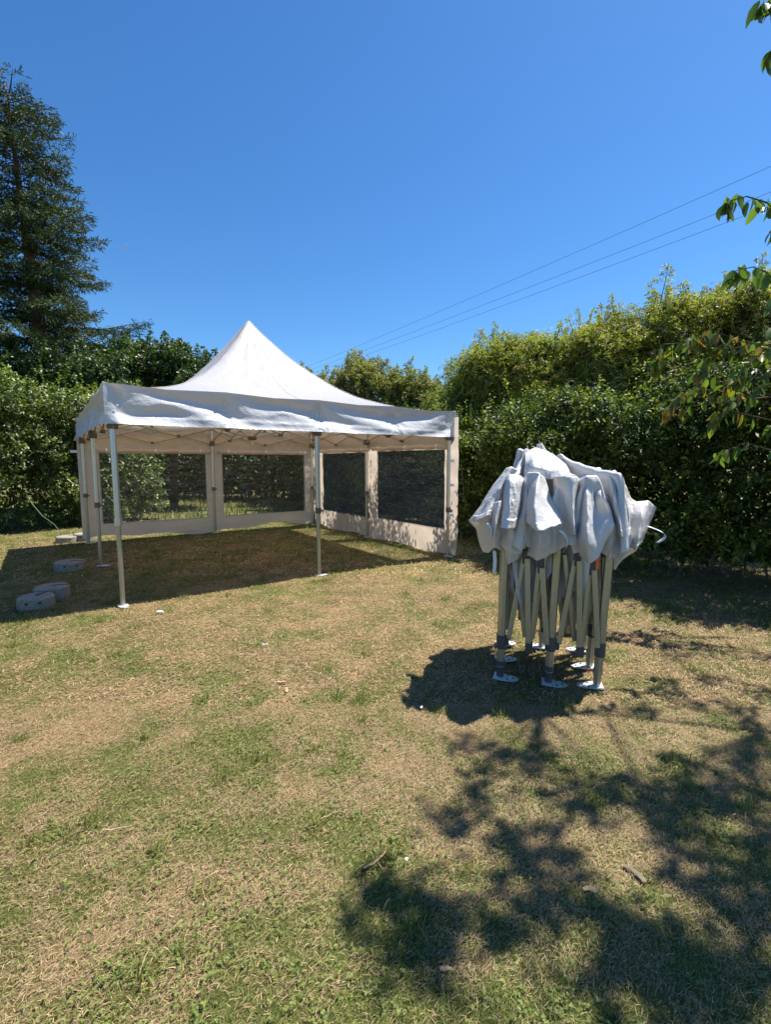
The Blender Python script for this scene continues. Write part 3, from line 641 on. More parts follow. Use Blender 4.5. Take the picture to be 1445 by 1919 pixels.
def build_marquee():
    root = empty('marquee', O3, TH)
    W, D = SW, DW
    legs = [(0, 0, .95, -.9), (W / 2, 0, .93, .6), (W, 0, .80, -.9), (0, D / 2, .95, 0), (0, D, .95, .4), (W / 2, D, 1.0, 0), (W, D, .95, 0), (W, D / 2, .95, 0)]
    for k, (x, y, zc, az) in enumerate(legs): build_leg(root, x + (.03 if x == 0 else -.03 if x == W else 0), y + (.03 if y == 0 else -.03 if y == D else 0), zc, az - TH, k != 0)
    P = [(0, 0), (W / 2, 0), (W, 0), (W, D / 2), (W, D), (W / 2, D), (0, D), (0, D / 2)]
    for a, b in zip(P, P[1:] + P[:1]):
        ins = lambda p: (min(max(p[0], .05), W - .05), min(max(p[1], .05), D - .05)); x_truss(root, ins(a), ins(b))
    c = (W / 2, D / 2)
    for e in (P[1], P[3], P[5], P[7]): x_truss(root, e, c, 2.02, 2.34)
    bm = bmesh.new(); tube(bm, [(c[0], c[1], 1.9), (c[0], c[1], 3.97)], .024, 8); obj_bm('centre_pole', bm, M_ALU, root)
    bm = bmesh.new(); bar(bm, (c[0] - .06, c[1], 2.02), (c[0] + .06, c[1], 2.02), .12, .07); obj_bm('centre_hub', bm, M_NYLB, root)
    # roof: four concave faces meeting at hips
    n = 121; ov = .045
    a = np.linspace(-1, 1, n); U, Vv = np.meshgrid(a, a)
    sgn = np.sign(U) * np.abs(U) ** 1.25; sgv = np.sign(Vv) * np.abs(Vv) ** 1.25        # finer near the peak
    t = np.maximum(np.abs(sgn), np.abs(sgv)); ratio = np.minimum(np.abs(sgn), np.abs(sgv)) / np.maximum(t, 1e-6)
    g = (1 - t) ** 2.35 * .93 + .07 * (1 - t)
    hip = .06 * (ratio ** 6) * t * (1 - t) * 4                                      # hips drawn tight
    X = W / 2 + sgn * (W / 2 + ov); Y = D / 2 + sgv * (D / 2 + ov)
    wr = fbm(p3(X * 1.6, Y * 1.6, 2.0), 4) * .022 + fbm(p3(X * 5, Y * 5, 7.0), 3) * .010
    rad = np.arctan2(sgv, sgn); wr += .012 * np.sin(rad * 22 + 3 * fbm(p3(X, Y, 4.0), 2)) * np.clip(1 - t * 1.6, 0, 1) * np.clip(t * 8, 0, 1)
    r8 = np.abs(((np.where(np.abs(sgn) > np.abs(sgv), sgv, sgn)) * 2 + 2) % 1 - .5) * 2
    edge_sag = -.022 * (1 - r8) * np.clip((t - .8) * 5, 0, 1)
    Z = VT + (PK - VT) * g - hip * .35 + wr * np.clip(t * 6, 0, 1) * np.clip((1 - t) * 7, .0, 1) + edge_sag
    r0 = np.hypot(X - W / 2, Y - D / 2); Z = np.where(r0 < .16, np.minimum(Z, PK - .05 - (r0 / .16) ** 2 * .06 + .03), Z)
    mesh_np('roof', np.stack([X, Y, Z], -1).reshape(-1, 3), grid_faces(n, n), M_ROOF, root, smooth=True)
    def seam(ii, jj):
        Pc = np.stack([X[ii, jj], Y[ii, jj], Z[ii, jj] + .004], -1); tdir = np.gradient(Pc, axis=0); sd = unit(np.stack([tdir[:, 1], -tdir[:, 0], 0 * tdir[:, 0]], -1)) * .011
        V_ = np.stack([Pc - sd, Pc + [0, 0, .004], Pc + sd], 1); m_ = len(Pc)
        mesh_np('seam', V_.reshape(-1, 3), grid_faces(m_, 3), M_ROOF, root, smooth=True)
    kk = np.arange(n); h0 = n // 2
    for ii, jj in ((kk, kk), (kk, n - 1 - kk), (kk, np.full(n, h0)), (np.full(n, h0), kk)):
        seam(ii[:h0 - 1], jj[:h0 - 1]); seam(ii[h0 + 2:], jj[h0 + 2:])
    # valances
    def bumpf(s, c, w): return np.exp(-((s - c) / w) ** 2)
    cor = [(-ov, -ov), (W + ov, -ov), (W + ov, D + ov), (-ov, D + ov)]
    for k in range(4):
        A = np.array(cor[k]); B = np.array(cor[(k + 1) % 4]); Lk = np.linalg.norm(B - A); T = (B - A) / Lk; Nn = np.array([T[1], -T[0]])
        s = np.linspace(0, 1, 241); h = np.linspace(0, 1, 31); S, Hh = np.meshgrid(s, h)
        q = (S * 4) % 1; q = np.where(S >= 1, 1, q); bump_ = 4 * q * (1 - q)                       # swag between the truss nodes
        big = 4 * ((S * 2) % 1) * (1 - (S * 2) % 1)
        n1 = fbm(p3(S * 7 + k * 9, Hh * 1.6, k * 3.0), 3); n2 = fbm(p3(S * 22 + k * 5, Hh * 4, 11.0), 3)
        corner = np.exp(-S * Lk / .55) + np.exp(-(1 - S) * Lk / .55)
        dq = np.where(np.floor(S * 4) >= 3, 1 - q, q); ph = Hh * 1.35 - .85 * dq ** .9 + .35 * n1
        d = .020 * np.sin(2 * np.pi * ph) * (.5 + .5 * np.sin(np.pi * np.clip(dq * .9 + .1, 0, 1))) * np.clip(Hh * 5, 0, 1) * (.4 + .6 * np.clip(big * 1.6, 0, 1))
        ds = np.minimum(np.minimum(np.abs(S - .25), np.abs(S - .75)), np.abs(S - .5)) * Lk
        fan = np.sin((Hh * .42) / np.maximum(ds, .02) * 2.2) * np.exp(-(ds / .30) ** 2)
        d += .004 * fan * np.clip(Hh * 4, 0, 1) + .006 * n2 * np.clip(Hh * 6, 0, 1) * (.4 + np.exp(-(ds / .4) ** 2) + corner * .6)
        dc = np.minimum(S, 1 - S) * Lk; angc = (Hh * .42 + .03) / (dc + .06)                    # folds radiating from the corners
        d += .017 * np.sin(6.5 * np.arctan(angc) + 2 * n1) * np.exp(-dc / .8) * np.clip(dc * 8, 0, 1)
        d += .034 * np.clip((Hh - .70) / .30, 0, 1) ** 1.3 * (1 - .7 * corner) + .03 * Hh
        d += -.040 * np.sin(np.pi * np.clip(Hh / .8, 0, 1)) * (1 - .6 * corner)
        d -= .022 * np.exp(-(ds / .10) ** 2) * np.clip(Hh * 3, 0, 1) - .008 * np.exp(-(ds / .012) ** 2)
        d *= np.clip(dc * 9, 0, 1)
        hemz = .003 * fbm(p3(S * 9 + k, 0, 3.0), 2) - .004 * bump_
        zt = VT - .022 * (1 - np.abs(((S * 4) % 1) - .5) * 2) * 1.0
        Z = zt * (1 - Hh) + (VB - hemz * -1) * Hh
        XY = A + T * (S * Lk)[..., None] + Nn * d[..., None]
        o = mesh_np('valance', np.concatenate([XY, Z[..., None]], -1).reshape(-1, 3), grid_faces(31, 241), M_VAL, root, smooth=True)
        for e in (0.018, .982):                                                            # eyelets
            bm = bmesh.new(); p = A + T * (e * Lk + (.03 if e < .5 else -.03)) + Nn * .012
            bmesh.ops.create_cone(bm, cap_ends=True, segments=12, radius1=.013, radius2=.010, depth=.006,
                                  matrix=Matrix.Translation((p[0], p[1], 2.19)) @ Vector((Nn[0], Nn[1], 0)).to_track_quat('Z', 'Y').to_matrix().to_4x4())
            obj_bm('eyelet', bm, M_ZINC, o)
    # side walls: cloth with window openings, clear panes, rolled blinds
    def wall(A, B, wins, zb, seed, ztop=2.32, out_n=None):
        A = np.array(A, float); B = np.array(B, float); Lk = np.linalg.norm(B - A); T = (B - A) / Lk; Nn = np.array([T[1], -T[0]])
        us = np.unique(np.r_[np.linspace(0, Lk, 110), [w[0] for w in wins], [w[1] for w in wins]])
        zs0 = [w[2] for w in wins] + [w[3] for w in wins]
        hs_ = np.unique(np.r_[np.linspace(0, ztop, 52), zs0])
        U, Zz = np.meshgrid(us, hs_)
        def disp(U, Z): 
            low = np.clip((.5 - Z) / .5, 0, 1)
            return .022 * fbm(p3(U * 1.6 + seed, Z * 2.6 + U * .7, seed), 3) + .010 * fbm(p3(U * 6 + seed, Z * 6, seed), 3) + low * .06 * fbm(p3(U * 2.6 + seed, Z * 1.5, seed + 5), 3) \
                 + .010 * np.sin(Z * 7 + 2 * fbm(p3(U * 2, Z * 2, seed), 2)) * (Z > 1.75)
        zbot = zb(U)
        Z2 = np.where(Zz < min([w[2] for w in wins]), zbot + (Zz / min([w[2] for w in wins])) * (min([w[2] for w in wins]) - zbot), Zz)
        keep = np.ones((len(hs_) - 1, len(us) - 1), bool); uc = (us[1:] + us[:-1]) / 2; hc = (hs_[1:] + hs_[:-1]) / 2
        for w in wins: keep &= ~((uc[None] > w[0]) & (uc[None] < w[1]) & (hc[:, None] > w[2]) & (hc[:, None] < w[3]))
        XY = A + T * U[..., None] + Nn * disp(U, Z2)[..., None]
        o = mesh_np('side_wall', np.concatenate([XY, Z2[..., None]], -1).reshape(-1, 3), grid_faces(len(hs_), len(us), keep), M_WALL, root, smooth=True)
        for w in wins:
            uu = np.linspace(w[0] - .02, w[1] + .02, 60); zz = np.linspace(w[2] - .02, w[3] + .02, 40); U, Zz = np.meshgrid(uu, zz)
            XY = A + T * U[..., None] + Nn * (disp(U, Zz) + .004 + .006 * fbm(p3(U * 2.5 + seed, Zz * 5, 8.), 3))[..., None]
            mesh_np('window_pane', np.concatenate([XY, Zz[..., None]], -1).reshape(-1, 3), grid_faces(40, 60), M_VINYLB if seed > 5 else M_VINYL, o, smooth=True)
            # rolled blind on the inside
            bm = bmesh.new(); pts = []; nn = 24
            for q in range(nn + 1):
                f = q / nn; u = w[0] - .10 + (w[1] - w[0] + .2) * f; p = A + T * u + Nn * .055
                pts.append((p[0], p[1], w[3] + .055 - .012 * math.sin(f * math.pi * 3) ** 2 + .006 * math.sin(f * 31)))
            tube(bm, pts, [.040 + .005 * math.sin(q * 1.9 + seed) for q in range(nn + 1)], 12); bl = obj_bm('rolled_blind', bm, M_WALL, o, True)
            for f in (.06, .5, .94):
                u = w[0] + (w[1] - w[0]) * f; p = A + T * u + Nn * .055; bm = bmesh.new()
                tube(bm, [(p[0] - T[0] * .012, p[1] - T[1] * .012, w[3] + .052), (p[0] + T[0] * .012, p[1] + T[1] * .012, w[3] + .052)], .050, 12, rot=.2); obj_bm('strap', bm, M_WEB, o)
        return o
    zb_back = lambda u: .085 + .05 * np.sin(u * 1.9 + .3) + .03 * np.sin(u * 5.1) - .03 * (u > 4.2) * (u - 4.2)
    wall((0 - .06, D + .03), (W + .02, D + .03), [(.36, 2.37, .38, 1.77), (2.74, 4.74, .39, 1.77)], zb_back, 3.0)
    zb_r = lambda u: .03 + .02 * np.sin(u * 4.0)
    # right wall runs back to front, wrapping a little past the front leg
    wall((W + .03, D), (W + .03, -.14), [(.50, 2.50, .44, 1.80), (2.86, 4.86, .46, 1.81)], zb_r, 8.0)
    for z in (1.62, 1.22, .72):                                                            # hook and loop tabs at the front right leg
        bm = bmesh.new(); bar(bm, (W - .075, -.012, z), (W + .035, -.05, z), .004, .045, (0, 1, 0)); obj_bm('strap', bm, M_WEB, root)
    bm = bmesh.new(); bar(bm, (-.17, D + .04, 1.80), (-.05, D + .04, 1.80), .006, .05, (0, 1, 0)); obj_bm('strap', bm, M_WEB, root)
    tag(root, 'open white pagoda marquee with clear window walls standing on the lawn', 'marquee')
build_marquee()

# ------------------------------------------------------------ folded canopy
def build_folded():
    base = np.array([1.22, 3.66, 0.0]); root = empty('folded_canopy', tuple(base))
    # plan grid of the eight legs, from the feet one can see
    A = up_px(937, 1272)[:2]; Bc = up_px(1035, 1284)[:2]; Cc = up_px(1118, 1290)[:2]
    a = (Cc - A) / 2; b = np.array([.085, .325])
    g = lambda i, j: (A + a * i + b * j + (np.array([0, 0]) if (i, j) != (1, 0) else np.array([0, -.02]))) - base[:2]
    spl = lambda i, j, z: g(i, j) + np.array([.012 + .016 * i, .012 * (j - 1)]) * z / 1.0 * np.array([1, 1])
    H = 1.43
    ring = [(0, 0), (1, 0), (2, 0), (2, 1), (2, 2), (1, 2), (0, 2), (0, 1)]
    def L(i, j, z, off=(0, 0)): q = spl(i, j, z) + np.array(off); return (q[0], q[1], z)
    for n_, (i, j) in enumerate(ring):
        bm = bmesh.new(); tube(bm, [L(i, j, .10), L(i, j, H - .02)], .029, 8, rot=.39)
        for rr in (.9, 2.3, 5.1): 
            o2 = (.0275 * math.cos(rr), .0275 * math.sin(rr)); bar(bm, L(i, j, .11, o2), L(i, j, H - .03, o2), .006, .006)
        leg = obj_bm('leg', bm, M_ALU_D, root)
        zc = .29 + .02 * ((i + j) % 2)
        bm = bmesh.new(); tube(bm, [L(i, j, zc - .05), L(i, j, zc + .05)], .037, 8, rot=.39); obj_bm('slider', bm, M_NYL, leg)
        bm = bmesh.new(); tube(bm, [L(i, j, .02), L(i, j, .13)], .026, 8, rot=.39); tube(bm, [L(i, j, .11), L(i, j, .145)], .033, 8, rot=.39); obj_bm('foot_joint', bm, M_NYL if j == 0 and i < 2 else M_ALU_D, leg)
        az = {(0, 0): -.35, (1, 0): -.3, (2, 0): 2.9, (2, 1): 2.9, (2, 2): 2.8, (1, 2): 2.7, (0, 2): .2, (0, 1): .05}[(i, j)]
        x, y, _ = L(i, j, 0); bm = bmesh.new(); M = Matrix.Translation((x, y, 0)) @ Matrix.Rotation(az, 4, 'Z') @ Matrix.Rotation(.06, 4, 'Y')
        poly = [(-.045, -.055), (.02, -.062), (.075, -.052), (.115, -.03), (.135, 0), (.115, .03), (.075, .045), (.02, .05), (-.045, .05)]
        prism(bm, poly, .016, .024, M)
        pl = obj_bm('foot_plate', bm, M_ZINC, leg)
        for hx, hy in ((.095, 0), (.055, .03), (.055, -.035)):
            bm = bmesh.new(); bmesh.ops.create_cone(bm, cap_ends=True, segments=8, radius1=.007, radius2=.007, depth=.003, matrix=M @ Matrix.Translation((hx, hy, .0265)))
            bmesh.ops.scale(bm, vec=(1, 1, 1), verts=bm.verts); h = obj_bm('bolt_hole', bm, M_DARK, leg)
        if i == 2 or (i, j) == (1, 2):                                                         # pull rings
            ox = -.05; bm = bmesh.new(); c = Vector(L(i, j, .16 if j else .14)) + Vector((ox - .02, -.01, 0))
            tube(bm, [c + Vector((.018 * math.cos(t), .004, .018 * math.sin(t))) for t in np.linspace(0, 6.28, 13)], .0035, 5, False)
            tube(bm, [c + Vector((.02, 0, 0)), c + Vector((.06, .005, 0))], .006, 5); obj_bm('pull_ring', bm, M_RED, leg)
    # folded scissor bars
    def zig(p, q, first):
        pts = []; p = np.array(p); q = np.array(q)
        d = q - p; nrm = np.array([-d[1], d[0]]); nrm = nrm / np.linalg.norm(nrm)
        for k, (f0, z0, f1, z1) in enumerate(((.13, .31, .40, .92), (.46, .92, .53, .27), (.56, .27, .70, .86), (.75, .86, .89, .31), (.2, .95, .47, .33), (.80, .97, .60, .33))):
            off = nrm * ((-1) ** k * .012 + (.022 if k > 3 else -.012)); a0 = p + d * f0 + off; a1 = p + d * f1 + off
            bm = bmesh.new(); bar(bm, (a0[0], a0[1], z0), (a1[0], a1[1], z1), .036, .018, (d[0], d[1], 0)); ob = obj_bm('scissor_bar', bm, M_ALU_D, root)
            if k in (0, 2):
                c = p + d * (f1 + .03) + off; bm = bmesh.new(); bar(bm, (c[0], c[1], z1 - .04), (c[0], c[1], z1 + .06), .045, .03, (d[0], d[1], 0)); obj_bm('bracket', bm, M_NYL, root)
            if k == 1:
                c = p + d * .545 + off; bm = bmesh.new(); bar(bm, (c[0], c[1], z1 - .035), (c[0], c[1], z1 + .035), .052, .032, (d[0], d[1], 0)); obj_bm('bracket', bm, M_NYL, root)
        for f, z in ((.08, .295), (.92, .295)):
            c = p + d * f; bm = bmesh.new(); bar(bm, (c[0] - d[0] * .06, c[1] - d[1] * .06, z), (c[0] + d[0] * .06, c[1] + d[1] * .06, z), .03, .055, (nrm[0], nrm[1], 0)); obj_bm('bracket', bm, M_NYL, root)
    for r0, r1 in zip(ring, ring[1:] + ring[:1]): zig(spl(*r0, .6), spl(*r1, .6), 0)
    for r0 in ((1, 0), (2, 1), (1, 2), (0, 1)): zig(spl(*r0, .6), spl(1, 1, .6), 0)
    p = L(2, 0, .90, (-.065, -.03)); bm = bmesh.new(); bar(bm, (p[0] - .01, p[1] + .04, .86), (p[0] - .01, p[1] + .04, .95), .026, .02, (1, 0, 0)); obj_bm('release_tag', bm, M_ORG, root)
    cloth(root, spl, ring)
    tag(root, 'folded white pop-up canopy with bunched fabric standing on closed legs', 'folded canopy')

def cloth(root, spl, ring):
    """the bunched cover: one sheet, peak to hem, let fall round the leg tops by a small particle solver"""
    G = 20; N = 16 * G; JT = 24; M = 44                      # around, rows to the eave, rows in all
    c0 = spl(1, 1, 1.5)
    tops = np.array([[*spl(i, j, 1.5), {(0, 0): 1.55, (1, 0): 1.50, (2, 0): 1.53, (2, 1): 1.50, (2, 2): 1.56, (1, 2): 1.54, (0, 2): 1.52, (0, 1): 1.50}[(i, j)]] for i, j in ring])
    rr = np.random.default_rng(3)
    mids = (tops + np.roll(tops, -1, 0)) / 2; mids[:, 2] = [1.53, 1.51, 1.55, 1.47, 1.5, 1.52, 1.5, 1.46]
    tops = np.stack([tops, mids], 1).reshape(16, 3)
    X = np.zeros((M, N, 3)); pk = np.array([c0[0] - .10, c0[1] + .10, 1.735])
    outd = tops[:, :2] - c0; 
    for i in range(N):
        k = i // G; f = (i % G) / G; p = tops[k] * (1 - f) + tops[(k + 1) % 16] * f
        d = p[:2] - c0; d = d / np.linalg.norm(d)
        for j in range(M):
            if j <= JT:
                t = j / JT; q = pk * (1 - t) + p * t; q[2] = pk[2] * (1 - t) + p[2] * t
                q[:2] += -d * .10 * math.sin(math.pi * f) * t * t + d * .05 * (1 - t); q[2] -= .10 * math.sin(math.pi * f) ** 2 * t
                q[2] += .05 * math.sin(t * math.pi)
            else:
                s = (j - JT) / (M - 1 - JT); q = p.copy(); q[:2] += d * (.01 - .08 * math.sin(math.pi * f) * (1 - s) + s * (.03 + .05 * ((k * 7) % 5) / 4 + .05 * math.sin(math.pi * f))); q[2] -= .36 * s + .10 * math.sin(math.pi * f) ** 2 * (1 - s)
            q[:2] += d * .06 * math.sin(2 * math.pi * f * (1 + k % 2) + k * 1.7) * math.sin(math.pi * f) * min(1, j / JT); X[j, i] = q
    X += rr.normal(0, .006, X.shape)
    # rest lengths
    LR = np.zeros(M); 
    per = np.array([.50, .46, .46, .54, .52, .50, .46, .46, .46, .46, .46, .46, .46, .50, .55, .52])
    perN = np.repeat(per / G, G)[None]                       # eave cloth per column
    tj = np.clip(np.arange(M) / JT, 0, 1)[:, None]
    RC = perN * (.10 + .90 * tj) * np.where(np.arange(M)[:, None] > JT, 1.04, 1)
    drad = np.where(np.arange(M - 1) < JT, .66 / JT, .37 / (M - 1 - JT))[:, None] * np.ones((1, N))
    drad[JT:] *= (1 + .12 * np.sin(np.linspace(0, 2 * np.pi * 5, N)))[None]
    RD = np.sqrt(((RC[1:] + RC[:-1]) / 2) ** 2 + drad ** 2)
    w = np.ones((M, N)); pin = np.zeros((M, N), bool); tgt = X.copy()
    for k in range(16):
        for s in ((-2, -1, 0, 1, 2) if k in (1, 3) else (-1, 0, 1)):
            i = (k * G + s) % N; pin[JT, i] = True
            d = tops[k, :2] - c0; tt = np.array([-d[1], d[0]]) / np.linalg.norm(d)
            tgt[JT, i, :2] = tops[k, :2] + d / np.linalg.norm(d) * .02 + tt * .022 * s; tgt[JT, i, 2] = tops[k, 2]
    pin[0] = True; ang = np.arange(N) / N * 2 * np.pi - 2.3
    tgt[0] = pk + np.stack([.02 * np.cos(ang), .02 * np.sin(ang), 0 * ang], -1)
    pin[6, ::20] = False
    # two stiff corners that stick out sideways
    def hold(j, i, p): pin[j, i % N] = True; tgt[j, i % N] = p
    bx = np.array([1.22, 3.66, 0])
    hold(M - 1, 15 * G + 8, np.array([.655, 3.72, 1.13]) - bx); hold(M - 1, 15 * G + 11, np.array([.67, 3.69, 1.12]) - bx); hold(M - 8, 15 * G + 9, np.array([.76, 3.68, 1.27]) - bx)
    hold(M - 1, 5 * G + 6, np.array([2.02, 3.62, 1.26]) - bx); hold(M - 1, 5 * G + 9, np.array([2.05, 3.68, 1.25]) - bx); hold(M - 9, 5 * G + 6, np.array([1.84, 3.60, 1.29]) - bx)
    for k, (dx, dy, dz) in enumerate(((-.13, -.08, -.03), (.02, -.12, -.07), (.14, -.06, -.075), (.20, .02, -.12), (.12, .12, -.06), (0, .15, -.03), (-.12, .10, -.03), (-.16, .02, -.035))):
        for e in (-3, 0, 3): hold(9, 2 * k * G + e, pk + np.array([dx, dy, dz]) + np.array([-dy, dx, 0]) * e * .05)
    w[pin] = 0
    a = (spl(2, 1, 1.2) - spl(0, 1, 1.2)) / 2; b = (spl(1, 2, 1.2) - spl(1, 0, 1.2)) / 2
    Mi = np.linalg.inv(np.stack([a, b], 1)); c1 = spl(1, 1, 1.2); Mf = np.stack([a, b], 1)
    V = np.zeros_like(X); dt = .016
    windn = rr.normal(0, 1, (8, 3))
    def con(X, A, B, rest, k, only_stretch=False):
        pa, pb = X[A], X[B]; d = pb - pa; l = np.linalg.norm(d, axis=-1); wa, wb = w[A], w[B]; ws = wa + wb; ws = np.where(ws == 0, 1, ws)
        e = (l - rest) / np.maximum(l, 1e-6) / ws * k
        if only_stretch: e = np.where(l > rest, e, 0)
        X[A] += d * (e * wa)[..., None]; X[B] -= d * (e * wb)[..., None]
    sl = slice(None)
    for it in range(230):
        damp = .97
        Xp = X.copy(); V[..., 2] -= 9.8 * dt; V *= damp
        X = X + V * dt * w[..., None]
        f = min(1, it / 60); X[pin] = Xp[pin] * (1 - .12) + tgt[pin] * .12 if it < 80 else tgt[pin]
        for s in range(9):
            for par in (0, 1):
                A = (slice(par, M - 1, 2), sl); B = (slice(par + 1, M, 2), sl); con(X, A, B, drad[par::2], .95)
            Xr = np.roll(X, 0, 1)
            for par in (0, 1):
                ia = np.arange(par, N, 2); ib = (ia + 1) % N; 
                pa, pb = X[:, ia], X[:, ib]; d = pb - pa; l = np.linalg.norm(d, axis=-1); wa, wb = w[:, ia], w[:, ib]; ws = np.maximum(wa + wb, 1e-9)
                e = (l - RC[:, ia]) / np.maximum(l, 1e-6) / ws * .95; e = np.where(wa + wb == 0, 0, e)
                X[:, ia] += d * (e * wa)[..., None]; X[:, ib] -= d * (e * wb)[..., None]
            # shear
            for dj in (1, -1):
                A0 = X[:-1]; B0 = np.roll(X, -dj, 1)[1:]; d = B0 - A0; l = np.linalg.norm(d, axis=-1); e = (l - RD) / np.maximum(l, 1e-6) * .16
                dd = d * e[..., None]; X[:-1] += dd * w[:-1][..., None]; tmp = np.zeros_like(X); tmp[1:] = dd; X -= np.roll(tmp, dj, 1) * w[..., None]
            # bending (keep folds wide)
            for st, kb in ((2, .035), (3, .015)):
                B0 = np.roll(X, -st, 1); d = B0 - X; l = np.linalg.norm(d, axis=-1); rest = RC * st * .93
                e = np.where(l < rest, (l - rest) / np.maximum(l, 1e-6) * kb, 0); dd = d * e[..., None]
                X += dd * w[..., None]; X -= np.roll(dd, st, 1) * w[..., None]
                d = X[st:] - X[:-st]; l = np.linalg.norm(d, axis=-1); rest = (drad[0, 0] * st) * .95
                e = np.where(l < rest, (l - rest) / np.maximum(l, 1e-6) * kb, 0); dd = d * e[..., None]
                X[:-st] += dd * w[:-st][..., None]; X[st:] -= dd * w[st:][..., None]
        # keep the skirt outside the frame, the top above the bars
        q = (X[..., :2] - c1) @ Mi.T; m_ = np.maximum(np.abs(q[..., 0]), np.abs(q[..., 1])); rows = (np.arange(M) >= JT + 7)[:, None]
        inside = rows & (m_ < 1.10) & ~pin & (X[..., 2] < 1.52); sc_ = np.where(inside, 1.10 / np.maximum(m_, .05), 1.0)
        X[..., :2] = c1 + (q * sc_[..., None]) @ Mf.T
        low = (~rows) & (X[..., 2] < 1.02) & ~pin; X[..., 2] = np.where(low, 1.02, X[..., 2])
        V = (X - Xp) / dt; V = np.clip(V, -3, 3)
    # smooth a little and mesh
    Vt = X.reshape(-1, 3); idx = np.arange(M * N).reshape(M, N); nx = np.roll(idx, -1, 1)
    F = np.stack([idx[:-1], nx[:-1], nx[1:], idx[1:]], -1).reshape(-1, 4)
    rid = (1 - np.abs(fbm(Vt * np.array([7, 7, 4.5]) + 3, 2)) * 3.2).clip(-.2, 1); rid2 = (1 - np.abs(fbm(Vt * np.array([15, 15, 8]) + 9, 2)) * 3.2).clip(-.2, 1)
    nrm = rid[:, None] * .014 + rid2[:, None] * .006
    Vt = Vt + nrm * unit(Vt - np.array([c1[0], c1[1], 1.2]))
    o = mesh_np('fabric_cover', Vt, F, M_FOLD, root, smooth=True)
    mo = o.modifiers.new('thick', 'SOLIDIFY'); mo.thickness = .0015
    mo2 = o.modifiers.new('sub', 'SUBSURF'); mo2.levels = 1; mo2.render_levels = 1
    # loose flaps and swags of the cover, each a lofted sheet with its own folds: rows of (column, row, distance)
    f_, pt_ = 898.0, .104; cs_, sn_ = math.cos(pt_), math.sin(pt_)
    def wp(a, b, Y):
        x = (860 + a / 3.6125 - 722.5) / f_; u = -(820 + b / 3.6125 - 959.5) / f_
        d = np.array([x, cs_ + u * sn_, -sn_ + u * cs_]); return np.array([0, 0, 1.6]) + d * (Y - .05) / d[1] - bx
    def loft(rows, smooth_n=2, amp=.007, seed=0.0, hem=True):
        C = np.array([[wp(*p) for p in r] for r in rows]); nr, nc = C.shape[:2]; m = 14
        r_ = np.linspace(0, nr - 1, (nr - 1) * m + 1); c_ = np.linspace(0, nc - 1, (nc - 1) * m + 1)
        i0 = np.minimum(r_.astype(int), nr - 2); fr = (r_ - i0)[:, None, None]; Rr = C[i0] * (1 - fr) + C[i0 + 1] * fr
        j0 = np.minimum(c_.astype(int), nc - 2); fc = (c_ - j0)[None, :, None]; P = Rr[:, j0] * (1 - fc) + Rr[:, j0 + 1] * fc
        for q in range(smooth_n * 5):
            P[1:-1] = P[1:-1] * .5 + (P[2:] + P[:-2]) * .25
        for q in range(smooth_n * 2):
            P[:, 1:-1] = P[:, 1:-1] * .5 + (P[:, 2:] + P[:, :-2]) * .25
        rg = (1 - np.abs(fbm(P * np.array([10, 10, 5]) + seed, 2)) * 3).clip(-.3, 1); rg2 = (1 - np.abs(fbm(P * np.array([24, 24, 12]) + seed * 2, 2)) * 3).clip(-.3, 1)
        P[..., 1] -= rg * amp + rg2 * amp * .4; P[..., 0] += fbm(P * 9 + seed, 2) * amp
        e = np.linspace(0, 1, P.shape[0])[:, None] ** 4; P[..., 2] += fbm(P * 14 + seed, 2) * .012 * e
        o = mesh_np('fabric_flap', P.reshape(-1, 3), grid_faces(*P.shape[:2]), M_FOLD, root, smooth=True)
        md = o.modifiers.new('t', 'SOLIDIFY'); md.thickness = .0018
        if hem:                                                  # stitched double hem along the lower edge
            Hm = P[-6:].copy(); Hm[..., 1] -= .0028; h = mesh_np('hem', Hm.reshape(-1, 3), grid_faces(*Hm.shape[:2]), M_FOLD, o, smooth=True); md = h.modifiers.new('t', 'SOLIDIFY'); md.thickness = .002
        return o
    A_ = loft([[(312,258,3.44),(345,248,3.40),(395,250,3.39),(425,262,3.44)],[(312,300,3.40),(345,300,3.33),(400,300,3.33),(447,305,3.44)],[(300,430,3.33),(345,430,3.26),(395,430,3.29),(440,410,3.42)],[(285,605,3.22),(335,618,3.20),(372,618,3.24),(395,600,3.36)]], 1, .005, 1)
    loft([[(430,268,3.46),(455,285,3.52),(480,300,3.46)],[(447,340,3.44),(462,340,3.50),(480,350,3.42)],[(400,520,3.37),(440,500,3.42),(470,520,3.36)],[(395,690,3.31),(430,735,3.30),(465,690,3.32)],[(400,745,3.33),(425,757,3.31),(450,745,3.33)]], 1, .006, 2, False)
    loft([[(500,270,3.42),(545,248,3.34),(578,270,3.40)],[(470,340,3.40),(525,330,3.24),(612,380,3.36)],[(455,450,3.36),(510,470,3.14),(662,480,3.28)],[(455,570,3.30),(533,640,3.05),(712,578,3.20)]], 1, .006, 3)
    loft([[(640,272,3.40),(655,263,3.30),(800,262,3.28),(812,275,3.38)],[(645,400,3.38),(690,400,3.33),(770,400,3.22),(806,400,3.36)],[(680,520,3.34),(720,520,3.30),(775,540,3.18),(801,540,3.32)],[(700,655,3.30),(735,660,3.26),(790,660,3.16),(800,650,3.30)]], 1, .005, 4)
    loft([[(832,290,3.42),(872,262,3.31),(930,262,3.30),(960,300,3.38)],[(815,400,3.38),(860,380,3.23),(915,390,3.30),(960,400,3.20),(1000,430,3.34)][0:4],[(800,560,3.32),(868,560,3.12),(920,540,3.22),(1030,530,3.20)],[(790,700,3.26),(865,710,3.05),(930,690,3.16),(1052,600,3.12)],[(815,800,3.28),(880,852,3.12),(950,815,3.12),(1000,690,3.2)]], 2, .007, 5, False)
